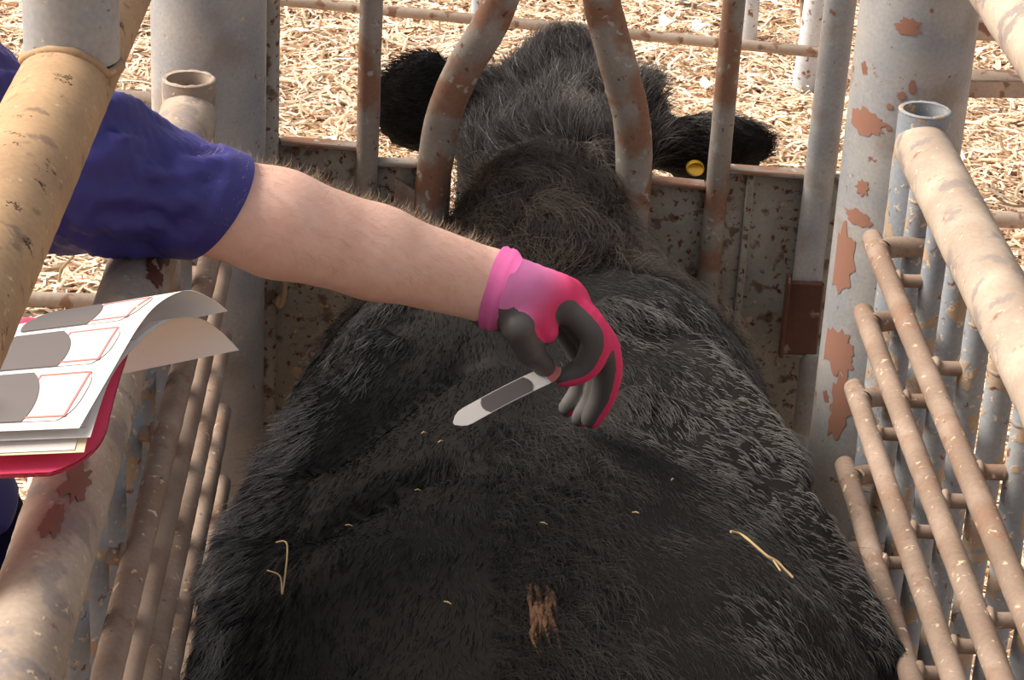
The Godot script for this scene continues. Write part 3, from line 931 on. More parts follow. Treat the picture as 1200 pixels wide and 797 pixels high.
func coat(cow: Node3D, body: MB) -> void:
	# hair: nobody could count it
	var cum := PackedFloat32Array()
	var tot := 0.0
	for k in range(0, body.i.size(), 3):
		var a := body.v[body.i[k]]
		var b := body.v[body.i[k + 1]]
		var c := body.v[body.i[k + 2]]
		var area := (b - a).cross(c - a).length() * 0.5
		var ctr := (a + b + c) / 3.0
		var nrm := body.n[body.i[k]]
		var w := 1.0
		if ctr.y < 0.75 or ctr.z < -3.95:
			w = 0.12
		elif nrm.y < -0.2:
			w = 0.25
		elif ctr.z < -3.2:
			w = 1.3
		tot += area * w
		cum.append(tot)
	var count := 400000
	var xf := [[], [], []]
	var cl := [[], [], []]
	var n1 := FastNoiseLite.new()
	n1.seed = 5; n1.frequency = 9.0; n1.fractal_octaves = 3
	var n2 := FastNoiseLite.new()
	n2.seed = 9; n2.frequency = 40.0; n2.fractal_octaves = 2
	var org := cow.position
	for q in count:
		var k := cum.bsearch(rng.randf() * tot)
		k = mini(k, cum.size() - 1) * 3
		var u := rng.randf()
		var w := rng.randf()
		if u + w > 1.0:
			u = 1.0 - u; w = 1.0 - w
		var ia := body.i[k]
		var ib := body.i[k + 1]
		var ic := body.i[k + 2]
		var p := body.v[ia] * (1.0 - u - w) + body.v[ib] * u + body.v[ic] * w
		var nn := (body.n[ia] * (1.0 - u - w) + body.n[ib] * u + body.n[ic] * w).normalized()
		var m := n1.get_noise_3dv(p)
		var mf := n2.get_noise_3dv(p)
		var dx := p.x - 0.16
		var flow := Vector3(signf(dx) * minf(absf(dx) * 2.2, 0.7), -0.55 * absf(dx), 1.0)
		var lenn := rng.randf_range(0.017, 0.031)
		var lift := 0.28
		var wide := 0.026
		var col := Color(0.0185, 0.0175, 0.0175)
		var kind := 0
		var brown := clampf(n1.get_noise_3d(p.x * 0.5, p.z * 0.6, 3.0) * 1.5 - 0.1, 0.0, 1.0)
		if p.z < -3.12 and p.y > 0.95 and p.z > -3.47:
			# tousled brownish crest behind the poll
			flow = Vector3(dx * 2.0 + 2.2 * m, -0.2 + 2.0 * mf, 0.7 - 1.4 * m)
			lenn = rng.randf_range(0.035, 0.08)
			lift = 0.6
			kind = 1
			brown = 0.75 + 0.4 * m
			col = Color(0.085, 0.063, 0.050) * (1.0 + 1.5 * mf) * (2.2 if rng.randf() < 0.06 else 1.0)
		elif p.z <= -3.47 and p.z > -3.95 and p.y > 0.95 and absf(p.x - 0.217) < 0.155:
			# the poll: grey hair fanning up and out of a whorl
			var from := p - Vector3(0.225, 1.13, -3.47)
			flow = Vector3(from.x * 5.0, 0.55 + from.y * 2.0, -0.5) + Vector3(m, mf, m) * 0.6
			lenn = rng.randf_range(0.04, 0.08)
			lift = 0.5
			kind = 2
			brown = 0.3
			if rng.randf() < 0.25:
				lift += 0.15
			col = Color(0.13, 0.122, 0.118) * (1.0 + 1.6 * mf) * (2.0 if rng.randf() < 0.2 else 1.0)
		elif p.z <= -3.5:
			# ears: short dark plush with a longer pale fringe at the rim
			flow = Vector3(signf(p.x - 0.217), 0.1, 0.2) + Vector3(mf, m, 0) * 0.4
			lenn = rng.randf_range(0.014, 0.026)
			lift = 0.45
			col = Color(0.012, 0.011, 0.011)
			brown = 0.1
			if p.z < -3.665:
				lenn *= 1.5
				brown = 0.9
				col = Color(0.035, 0.028, 0.022)
		else:
			flow.x *= 1.0 + 1.2 * smoothstep(-2.2, -2.6, p.z)
			flow += Vector3(m * 1.1, 0, mf * 0.5)
			lenn *= 1.0 + 0.5 * m
			col = col * (1.0 + 0.8 * mf)
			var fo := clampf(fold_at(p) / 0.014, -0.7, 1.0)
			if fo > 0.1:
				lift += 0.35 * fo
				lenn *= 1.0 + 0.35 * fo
				col = col.lerp(Color(0.20, 0.19, 0.185), (0.8 if dx < -0.15 else 0.3) * fo)  # lit fold ridges painted as paler hair, strongest on the left flank
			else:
				col = col * (1.0 + 0.75 * fo)  # shade in the fold hollows painted into the hair colour
			lift = 0.12 + 0.14 * mf
			if absf(dx + 0.01) < 0.07 and p.z > -2.62 and p.z < -1.95:
				# rough tuft along the rump
				lenn *= 1.7
				lift += 0.2
				flow += Vector3(mf * 2.0, 0, m)
				kind = 1
				col = Color(0.024, 0.022, 0.021)
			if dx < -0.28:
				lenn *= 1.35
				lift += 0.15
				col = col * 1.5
		col = col.lerp(Color(0.050, 0.038, 0.031), clampf(brown, 0, 1) * 0.5)
		col = Color(col.r * 0.80, col.g * 0.81, col.b * 0.85) * rng.randf_range(0.55, 1.5)
		if rng.randf() < 0.03:
			col = col * 2.5
		var t := (flow - nn * flow.dot(nn))
		if t.length() < 0.01:
			continue
		t = t.normalized()
		var up := (t + nn * lift + Vector3(rng.randfn(), rng.randfn(), rng.randfn()) * (0.10 if kind == 0 else 0.17)).normalized()
		var side := up.cross(nn).normalized().rotated(up, rng.randfn() * 0.5)
		var fr := side.cross(up)
		# the blade bends back down onto the coat
		if fr.dot(nn) > 0.0:
			fr = -fr; side = -side
		var b := Basis(side * lenn * (wide / lenn), up * lenn, fr * lenn)
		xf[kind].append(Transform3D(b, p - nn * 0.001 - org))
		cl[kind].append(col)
	var names := ["short_coat", "tousled_crest", "poll_tuft"]
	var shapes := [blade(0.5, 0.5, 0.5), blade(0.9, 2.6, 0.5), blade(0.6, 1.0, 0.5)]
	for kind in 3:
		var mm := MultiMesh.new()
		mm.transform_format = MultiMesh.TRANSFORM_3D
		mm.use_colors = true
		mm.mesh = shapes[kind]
		mm.instance_count = xf[kind].size()
		for k in xf[kind].size():
			mm.set_instance_transform(k, xf[kind][k])
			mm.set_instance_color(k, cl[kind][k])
		var s := MultiMeshInstance3D.new()
		s.name = names[kind]
		s.multimesh = mm
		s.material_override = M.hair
		s.set_meta("kind", "stuff")
		cow.add_child(s, true)

# ------------------------------------------------------------------ the handler
var hand_bones := []
var hand_near := []
var palm := []
const SHO := Vector3(-0.52, 1.66, -2.34)
const ELB := Vector3(-0.236, 1.538, -2.427)
const WRI := Vector3(0.082, 1.429, -2.478)

func body_sdf(p: Vector3) -> float:
	var d := 1e9
	for w in body_near:
		if p.distance_to(w[1]) - w[2] > d:
			continue
		d = smin(d, cap(p, w[0]), w[0][4])
	return d

var body_bones := []
var body_near := []

func make_person() -> void:
	var t := thing("person", "person in navy polo and pink-black glove, forearm stretched over the cow's back", "person", Vector3(-0.74, 0, -2.22))
	var fw := (WRI - ELB).normalized()
	# bare left arm out of the sleeve, bare right arm towards the clipboard, neck and head
	body_bones = [
		[SHO, ELB, 0.05, 0.051, 0.02], [ELB.lerp(WRI, -0.15), ELB.lerp(WRI, 0.24), 0.0535, 0.0585, 0.015], [ELB.lerp(WRI, 0.24), ELB.lerp(WRI, 0.58), 0.0585, 0.0515, 0.015], [ELB.lerp(WRI, 0.58), WRI, 0.0510, 0.0415, 0.015], [WRI, WRI + fw * 0.012, 0.0405, 0.036, 0.01],
		[Vector3(-0.70, 1.60, -1.98), Vector3(-0.72, 1.36, -1.80), 0.058, 0.050, 0.04], [Vector3(-0.72, 1.36, -1.80), Vector3(-0.50, 1.52, -1.72), 0.052, 0.034, 0.03],
		[Vector3(-0.50, 1.52, -1.72), Vector3(-0.43, 1.55, -1.72), 0.036, 0.04, 0.03],
		[Vector3(-0.74, 1.60, -2.20), Vector3(-0.72, 1.72, -2.21), 0.062, 0.06, 0.04],
		[Vector3(-0.72, 1.84, -2.215), Vector3(-0.70, 1.86, -2.22), 0.092, 0.095, 0.03], [Vector3(-0.66, 1.79, -2.22), Vector3(-0.65, 1.76, -2.222), 0.06, 0.055, 0.05],
		[Vector3(-0.592, 1.80, -2.224), Vector3(-0.578, 1.785, -2.225), 0.012, 0.015, 0.02],
		[Vector3(-0.70, 1.82, -2.115), Vector3(-0.705, 1.80, -2.115), 0.018, 0.014, 0.01], [Vector3(-0.72, 1.82, -2.318), Vector3(-0.722, 1.80, -2.318), 0.018, 0.014, 0.01]]
	for k in 4:
		var z := -1.755 + k * 0.022
		body_bones.append([Vector3(-0.43, 1.557, z), Vector3(-0.385, 1.556, z - 0.008), 0.0105, 0.010, 0.008])
		body_bones.append([Vector3(-0.385, 1.556, z - 0.008), Vector3(-0.352, 1.55, z - 0.012), 0.010, 0.0085, 0.005])
	body_bones.append([Vector3(-0.455, 1.575, -1.755), Vector3(-0.41, 1.605, -1.785), 0.014, 0.012, 0.012])
	body_bones.append([Vector3(-0.41, 1.605, -1.785), Vector3(-0.375, 1.612, -1.80), 0.0115, 0.0095, 0.006])
	body_near = bounded(body_bones)
	var mb := nets(body_sdf, Vector3(-0.86, 1.28, -2.66), Vector3(0.15, 1.99, -1.66), 0.0075, 1.4)
	for k in mb.v.size():
		var p := mb.v[k]
		var m := wob.get_noise_3dv(p * 14.0) * 0.5 + wob.get_noise_3dv(p * 55.0) * 0.35
		var c := Color(0.82, 0.48, 0.385).lerp(Color(0.95, 0.65, 0.55), clampf(0.5 + m, 0, 1))
		mb.c[k] = c
	var sk := obj("body", mb, M.skin, t)
	# pale hair on the forearm: nobody could count it
	var mm := MultiMesh.new()
	mm.transform_format = MultiMesh.TRANSFORM_3D
	mm.mesh = blade(0.7, 1.0, 1.0)
	var ax := []
	for k in 5200:
		var h := rng.randf_range(-0.1, 0.92)
		var c := ELB.lerp(WRI, h)
		var d := Vector3(rng.randfn(), rng.randfn(), rng.randfn())
		d = (d - fw * d.dot(fw)).normalized()
		if d.y < -0.3 and rng.randf() < 0.75:
			continue
		var p := c + d * 0.09
		for s in 6:
			p -= d * body_sdf(p)
		var up := (fw * 0.8 + d * 0.45 + Vector3(rng.randfn(), rng.randfn(), rng.randfn()) * 0.3).normalized()
		var side := up.cross(d).normalized()
		var ln := rng.randf_range(0.008, 0.02)
		ax.append(Transform3D(Basis(side * 0.0075, up * ln, side.cross(up) * ln), p - t.position))
	mm.instance_count = ax.size()
	for k in ax.size():
		mm.set_instance_transform(k, ax[k])
	var hairs := MultiMeshInstance3D.new()
	hairs.name = "arm_hair"
	hairs.multimesh = mm
	hairs.material_override = M.fuzz
	hairs.set_meta("kind", "stuff")
	t.add_child(hairs, true)
	# the sleeve: a loose tube with pulled wrinkles and a hem
	var sl := MB.new()
	var cuff := Vector3(-0.225, 1.534, -2.429)
	var axis := (cuff - SHO).normalized()
	var upv := (Vector3.UP - axis * axis.y).normalized()
	var sd := axis.cross(upv)
	var rows := 70
	var sides := 72
	for inner in 2:
		var base := sl.v.size()
		for k in rows + 1:
			var h := float(k) / rows
			var ctr := SHO.lerp(cuff, h) + upv * -0.006 * sin(h * 3.0)
			var r0 := lerpf(0.102, 0.0630, pow(h, 0.9))
			for j in sides + 1:
				var a := TAU * j / sides
				var dd := upv * cos(a) + sd * sin(a)
				var r := r0
				var fade := smoothstep(0.0, 0.1, h) * (1.0 - smoothstep(0.8, 0.97, h))
				var ph := h * 13.0 + 1.3 * sin(a + 0.6) + 1.1 * wob.get_noise_3d(cos(a) * 0.7, sin(a) * 0.7, h * 2.2)
				r += fade * (0.0095 * sin(ph) * (0.55 + 0.45 * cos(a - 0.4)) + 0.015 * wob.get_noise_2d(cos(a) * 2.0 + 4.0, h * 5.0 + sin(a) * 2.0))
				if cos(a) < 0:
					r += 0.014 * -cos(a) * (1.0 - h)
				if h > 0.9:
					r += 0.0022 * smoothstep(0.9, 0.915, h)
				r -= 0.0022 * inner
				# the hem is cut on a slant, longer below
				var p := ctr + dd * r + axis * (0.016 * cos(a) * h * h - (0.0 if inner == 0 else 0.001))
				sl.vert(p, dd, Vector2(j, k) * 0.05)
			if k > 0:
				for j in sides:
					var q := base + (k - 1) * (sides + 1) + j
					sl.quad(q, q + 1, q + sides + 2, q + sides + 1)
	var half := sl.v.size() / 2
	for j in sides:
		var q := rows * (sides + 1) + j
		sl.quad(q, q + 1, q + 1 + half, q + half)
	smooth_normals(sl, half)
	obj("sleeve", sl, M.shirt, t)
	# torso of the shirt, trousers, boots
	var torso := [[Vector3(-0.74, 1.50, -2.06), Vector3(-0.74, 1.50, -2.36), 0.12, 0.12, 0.1], [Vector3(-0.73, 1.48, -2.1), Vector3(-0.72, 1.02, -2.12), 0.13, 0.15, 0.12], [Vector3(-0.73, 1.48, -2.32), Vector3(-0.72, 1.02, -2.30), 0.13, 0.15, 0.12], [Vector3(-0.63, 1.05, -2.26), Vector3(-0.585, 1.16, -2.30), 0.17, 0.17, 0.12],
		[Vector3(-0.72, 1.56, -2.33), SHO.lerp(cuff, 0.08), 0.09, 0.075, 0.06], [Vector3(-0.72, 1.56, -2.06), Vector3(-0.70, 1.47, -1.90), 0.09, 0.08, 0.06], [Vector3(-0.745, 1.58, -2.2), Vector3(-0.735, 1.635, -2.2), 0.08, 0.072, 0.05]]
	var ts := nets(func(p: Vector3) -> float:
		var d := 1e9
		for b in torso:
			d = smin(d, cap(p, b), b[4])
		return maxf(d + 0.004 * sin(p.y * 60.0 + p.z * 25.0) * 0.6, 1.21 - p.y), Vector3(-0.98, 1.16, -2.56), Vector3(-0.36, 1.74, -1.74), 0.016, 1.5)
	obj("shirt", ts, M.shirt, t)
	var legs := [[Vector3(-0.72, 0.98, -2.10), Vector3(-0.72, 0.98, -2.32), 0.155, 0.155, 0.05], [Vector3(-0.63, 1.05, -2.26), Vector3(-0.585, 1.14, -2.30), 0.172, 0.172, 0.1], [Vector3(-0.72, 1.1, -2.11), Vector3(-0.72, 1.1, -2.31), 0.155, 0.155, 0.1]]
	for s in [-1.0, 1.0]:
		legs.append([Vector3(-0.72, 0.9, -2.21 + s * 0.1), Vector3(-0.70, 0.5, -2.21 + s * 0.12), 0.105, 0.08, 0.05])
		legs.append([Vector3(-0.70, 0.5, -2.21 + s * 0.12), Vector3(-0.73, 0.12, -2.21 + s * 0.12), 0.075, 0.065, 0.04])
	var lm := nets(func(p: Vector3) -> float:
		var d := 1e9
		for b in legs:
			d = smin(d, cap(p, b), b[4])
		return maxf(d, p.y - 1.22), Vector3(-0.95, 0.0, -2.54), Vector3(-0.38, 1.26, -1.9), 0.018, 1.5)
	obj("trousers", lm, M.trouser, t)
	for s in [-1.0, 1.0]:
		var bt := nets(func(p: Vector3) -> float:
			var d := cap(p, [Vector3(-0.74, 0.16, -2.21 + s * 0.12), Vector3(-0.74, 0.05, -2.21 + s * 0.12), 0.055, 0.05])
			d = smin(d, cap(p, [Vector3(-0.74, 0.045, -2.21 + s * 0.12), Vector3(-0.58, 0.035, -2.21 + s * 0.13), 0.046, 0.04]), 0.05)
			return maxf(d, 0.003 - p.y), Vector3(-0.84, -0.02, -2.31 + s * 0.12), Vector3(-0.5, 0.24, -2.11 + s * 0.12), 0.012, 1.5)
		obj("boot", bt, M.boot, t)
	var hr := nets(func(p: Vector3) -> float:
		return maxf(smin(egg(p, Vector3(-0.725, 1.862, -2.215), Vector3(0.107, 0.10, 0.10), Basis()), cap(p, [Vector3(-0.79, 1.78, -2.18), Vector3(-0.79, 1.78, -2.25), 0.045, 0.045]), 0.04), p.x + 0.66 - (p.y - 1.86) * 0.8), Vector3(-0.88, 1.68, -2.36), Vector3(-0.56, 2.0, -2.08), 0.01, 1.5)
	obj("hair", hr, M.hairdark, t)
	for s in [-1.0, 1.0]:
		var ey := nets(func(p: Vector3) -> float: return p.distance_to(Vector3(-0.612, 1.832, -2.221 + s * 0.034)) - 0.012, Vector3(-0.64, 1.81, -2.25 + s * 0.034), Vector3(-0.59, 1.86, -2.20 + s * 0.034), 0.004)
		obj("eye", ey, M.eye, t)
	make_glove(t)

func smooth_normals(mb: MB, split := -1) -> void:
	var nn := PackedVector3Array()
	nn.resize(mb.v.size())
	for k in range(0, mb.i.size(), 3):
		var a := mb.i[k]
		var b := mb.i[k + 1]
		var c := mb.i[k + 2]
		if split > 0 and (a < split) != (c < split):
			continue
		var f := (mb.v[c] - mb.v[a]).cross(mb.v[b] - mb.v[a])
		nn[a] += f; nn[b] += f; nn[c] += f
	for k in nn.size():
		if nn[k].length() > 0.0:
			mb.n[k] = nn[k].normalized()

# finger bones: [a, b, ra, rb, blend, dorsal direction, edge of the pink back]
func glove_sdf(p: Vector3) -> float:
	var d := 1e9
	for b in palm:
		d = smin(d, cap(p, b), b[4])
	for k in hand_bones.size():
		var f: Array = hand_bones[k]
		var e := 1e9
		if p.distance_to(hand_near[k][0]) - hand_near[k][1] > d:
			continue
		for b in f:
			e = smin(e, cap(p, b), 0.003)
		d = smin(d, e, 0.009)
	return d

func make_glove(person: Node3D) -> void:
	var fingers := [
		[Vector3(0.158, 1.388, -2.553), Vector3(0.2035, 1.353, -2.535), Vector3(0.197, 1.319, -2.515), Vector3(0.170, 1.309, -2.502)],
		[Vector3(0.172, 1.379, -2.572), Vector3(0.2195, 1.322, -2.557), Vector3(0.2225, 1.274, -2.545), Vector3(0.208, 1.238, -2.538)],
		[Vector3(0.169, 1.362, -2.594), Vector3(0.214, 1.298, -2.579), Vector3(0.214, 1.254, -2.570), Vector3(0.197, 1.228, -2.560)],
		[Vector3(0.158, 1.345, -2.612), Vector3(0.197, 1.287, -2.602), Vector3(0.199, 1.255, -2.592), Vector3(0.182, 1.230, -2.582)]]
	var rad := [[0.0190, 0.0180, 0.0160, 0.0120], [0.0185, 0.0175, 0.0155, 0.0120], [0.0175, 0.016, 0.0145, 0.0115], [0.016, 0.0145, 0.013, 0.011]]
	var eye := Vector3(0, 2.5, 0)
	var near := [0.975, 0.979, 0.987, 0.992]
	for f in fingers.size():
		for j in 4:
			fingers[f][j] = eye + (fingers[f][j] - eye) * minf(1.0, near[j] + 0.002 * f)
	var wr := WRI + (WRI - ELB).normalized() * 0.004
	palm = []
	hand_bones = []
	for k in 4:
		palm.append([wr + Vector3(0.0, 0.004 - k * 0.006, 0.010 - k * 0.009), fingers[k][0], 0.036, rad[k][0] + 0.004, 0.022])
		var f := []
		var path := curve(fingers[k], 0.010)
		for j in path.size() - 1:
			var ra := float(j) / (path.size() - 1) * 3.0
			var rb := float(j + 1) / (path.size() - 1) * 3.0
			f.append([path[j], path[j + 1], lerpf(rad[k][mini(int(ra), 2)], rad[k][mini(int(ra), 2) + 1], ra - mini(int(ra), 2)), lerpf(rad[k][mini(int(rb), 2)], rad[k][mini(int(rb), 2) + 1], rb - mini(int(rb), 2))])
		hand_bones.append(f)
	var th := [wr + Vector3(0.026, -0.020, 0.012), Vector3(0.1098, 1.3987, -2.4368), Vector3(0.1247, 1.3638, -2.4511), Vector3(0.1447, 1.3341, -2.4750)]
	hand_bones.append([[th[0], th[1], 0.023, 0.0185], [th[1], th[2], 0.0175, 0.0155], [th[2], th[3], 0.0155, 0.0125]])
	# web between thumb and forefinger
	palm.append([wr + Vector3(0.02, -0.004, 0.008), Vector3(0.1443, 1.3807, -2.4667), 0.028, 0.0135, 0.016])
	for f in hand_bones:
		var c: Vector3 = (f[0][0] + f[f.size() - 1][1]) * 0.5
		var far := 0.0
		for e in f:
			far = maxf(far, maxf(c.distance_to(e[0]) + e[2], c.distance_to(e[1]) + e[3]))
		hand_near.append([c, far + 0.012])
	var mb := nets(glove_sdf, Vector3(0.04, 1.215, -2.64), Vector3(0.26, 1.50, -2.41), 0.003, 1.3)
	# knit wrinkles
	var cut := PackedFloat32Array()
	cut.resize(mb.v.size())
	var radial := Vector3(0.0, 0.42, 0.9).normalized()
	for k in mb.v.size():
		var p := mb.v[k]
		var nn := mb.n[k]
		var best := 1e9
		var s := 0.0
		# back of the hand: everything but the palm face is pink
		var knuck := (p - wr).dot(Vector3(0.9, -0.35, 0.0))
		var ws := 0.0
		for b in palm:
			var d := cap(p, b)
			best = minf(best, d)
			var w := exp(-d / 0.0025)
			s += w * (nn.dot(Vector3(0.50, 0.85, 0.05).normalized()) + 0.05 - 0.8 * maxf(0.0, knuck - 0.062) / 0.03)
			ws += w
		for f in 4:
			for b in hand_bones[f]:
				var d := cap(p, b)
				best = minf(best, d)
				var w := exp(-d / 0.0025)
				var tdir: Vector3 = (b[1] - b[0]).normalized()
				s += w * (nn.dot(radial.cross(tdir).normalized()) - 0.40)
				ws += w
		for b in hand_bones[4]:
			var d := cap(p, b)
			best = minf(best, d)
			var w := exp(-d / 0.0025) * 1.5
			s -= w * 0.5
			ws += w
		s /= ws
		# the knit tongue down the web
		var tong := cap(p, [Vector3(0.1147, 1.4230, -2.4572), Vector3(0.1489, 1.3830, -2.4539), 0.024, 0.0115])
		if tong < 0.0 and best > -1.0:
			s = maxf(s, minf(1.0, -tong / 0.004))
		cut[k] = s
		mb.v[k] += nn * (0.0006 * wob.get_noise_3dv(p * 120.0) + 0.0010 * wob.get_noise_3dv(p * 45.0))
	var parts := split(mb, cut)
	var pinkm: MB = parts[0]
	for k in pinkm.v.size():
		var h := clampf((pinkm.v[k] - wr).dot(Vector3(0.75, -0.65, 0)) / 0.09, 0.0, 1.0)
		pinkm.c[k] = Color(0.78, 0.24, 0.52).lerp(Color(0.82, 0.065, 0.19), smoothstep(0.15, 0.75, h))  # bright light near the wrist painted as a paler lilac knit
	var g := Node3D.new()
	g.name = "glove"
	person.add_child(g)
	g.set_meta("label", "pink knit glove with charcoal dipped palm and fingertips")
	obj("knit_back", pinkm, M.knit, g)
	obj("rubber_dip", parts[1], M.dip, g)
	# rolled cuff
	var cf := MB.new()
	var ax := ((WRI - ELB).normalized() + Vector3(-0.01, 0.17, 0.42)).normalized()
	var pts := [ax * -0.003, ax * -0.0015, ax * 0.002, ax * 0.0055, ax * 0.009, ax * 0.0125, ax * 0.016, ax * 0.026]
	var path := PackedVector3Array()
	for q in pts:
		path.append(WRI + q)
	tube(cf, path, [0.0425, 0.0478, 0.0492, 0.0472, 0.0488, 0.0482, 0.0462, 0.037], 48, 0.0, false, Vector3.UP)
	for k in cf.v.size():
		cf.c[k] = Color(0.76, 0.15, 0.40) if (k / 49) % 2 == 0 else Color(0.70, 0.17, 0.44)
	obj("cuff", cf, M.knit, g)

# cuts a mesh along the line where a value per vertex is zero: [the positive side, the negative side]
func split(mb: MB, val: PackedFloat32Array) -> Array:
	var out := [MB.new(), MB.new()]
	var seen := [{}, {}]
	for k in range(0, mb.i.size(), 3):
		for side in 2:
			var sg := 1.0 if side == 0 else -1.0
			var poly := []
			for j in 3:
				var a := mb.i[k + j]
				var b := mb.i[k + (j + 1) % 3]
				var va := val[a] * sg
				var vb := val[b] * sg
				if va >= 0.0:
					poly.append([a, a, 0.0])
				if (va >= 0.0) != (vb >= 0.0):
					poly.append([a, b, va / (va - vb)])
			if poly.size() < 3:
				continue
			var o: MB = out[side]
			var ids := []
			for e in poly:
				var key := "%d" % e[0] if e[0] == e[1] else "%d_%d" % [mini(e[0], e[1]), maxi(e[0], e[1])]
				if not seen[side].has(key):
					seen[side][key] = o.vert(mb.v[e[0]].lerp(mb.v[e[1]], e[2]), mb.n[e[0]].lerp(mb.n[e[1]], e[2]).normalized())
				ids.append(seen[side][key])
			for j in range(1, ids.size() - 1):
				o.tri(ids[0], ids[j], ids[j + 1])
	return out

# ------------------------------------------------------------------ papers, clipboard, strip
# a sheet swept from its right edge along W by width, given thickness
func sheet(edge: PackedVector3Array, W: Vector3, width: float, u0: float, u1: float, s0: float, s1: float, lift: float, thick := 0.0006, curvefn = null) -> MB:
	var mb := MB.new()
	var count := edge.size() - 1
	var rows := 26
	var cols := 12
	var first_n := (edge[2] - edge[0]).cross(W)
	for face in 2:
		for k in rows + 1:
			var t := lerpf(s0, s1, float(k) / rows) * count
			var q := mini(int(t), count - 1)
			var p := edge[q].lerp(edge[q + 1], t - q)
			var d := (edge[mini(q + 2, count)] - edge[maxi(q - 1, 0)]).normalized()
			var nn := d.cross(W).normalized()
			if first_n.dot(sheet_up) < 0.0:
				nn = -nn
			for j in cols + 1:
				var u0c := u0
				var u1c := u1
				if curvefn != null:
					var e: Vector2 = curvefn.call(float(k) / rows)
					u0c = lerpf(u0, u1, e.x); u1c = lerpf(u0, u1, e.y)
				var x := lerpf(u0c, u1c, float(j) / cols)
				var wt := W.lerp(Vector3(-0.968, -0.25, 0.02), t / count)
				mb.vert(p + wt * width * x + nn * (lift - thick * face), nn if face == 0 else -nn)
	var n1 := (rows + 1) * (cols + 1)
	for face in 2:
		for k in rows:
			for j in cols:
				var q := face * n1 + k * (cols + 1) + j
				mb.quad(q, q + 1, q + cols + 2, q + cols + 1)
	for k in rows:
		for j in [0, cols]:
			var q: int = k * (cols + 1) + j
			mb.quad(q, q + cols + 1, q + cols + 1 + n1, q + n1)
	for j in cols:
		for k in [0, rows]:
			var q: int = k * (cols + 1) + j
			mb.quad(q, q + 1, q + 1 + n1, q + n1)
	return mb

var sheet_up := Vector3(-0.2, 0.8, 0.55)

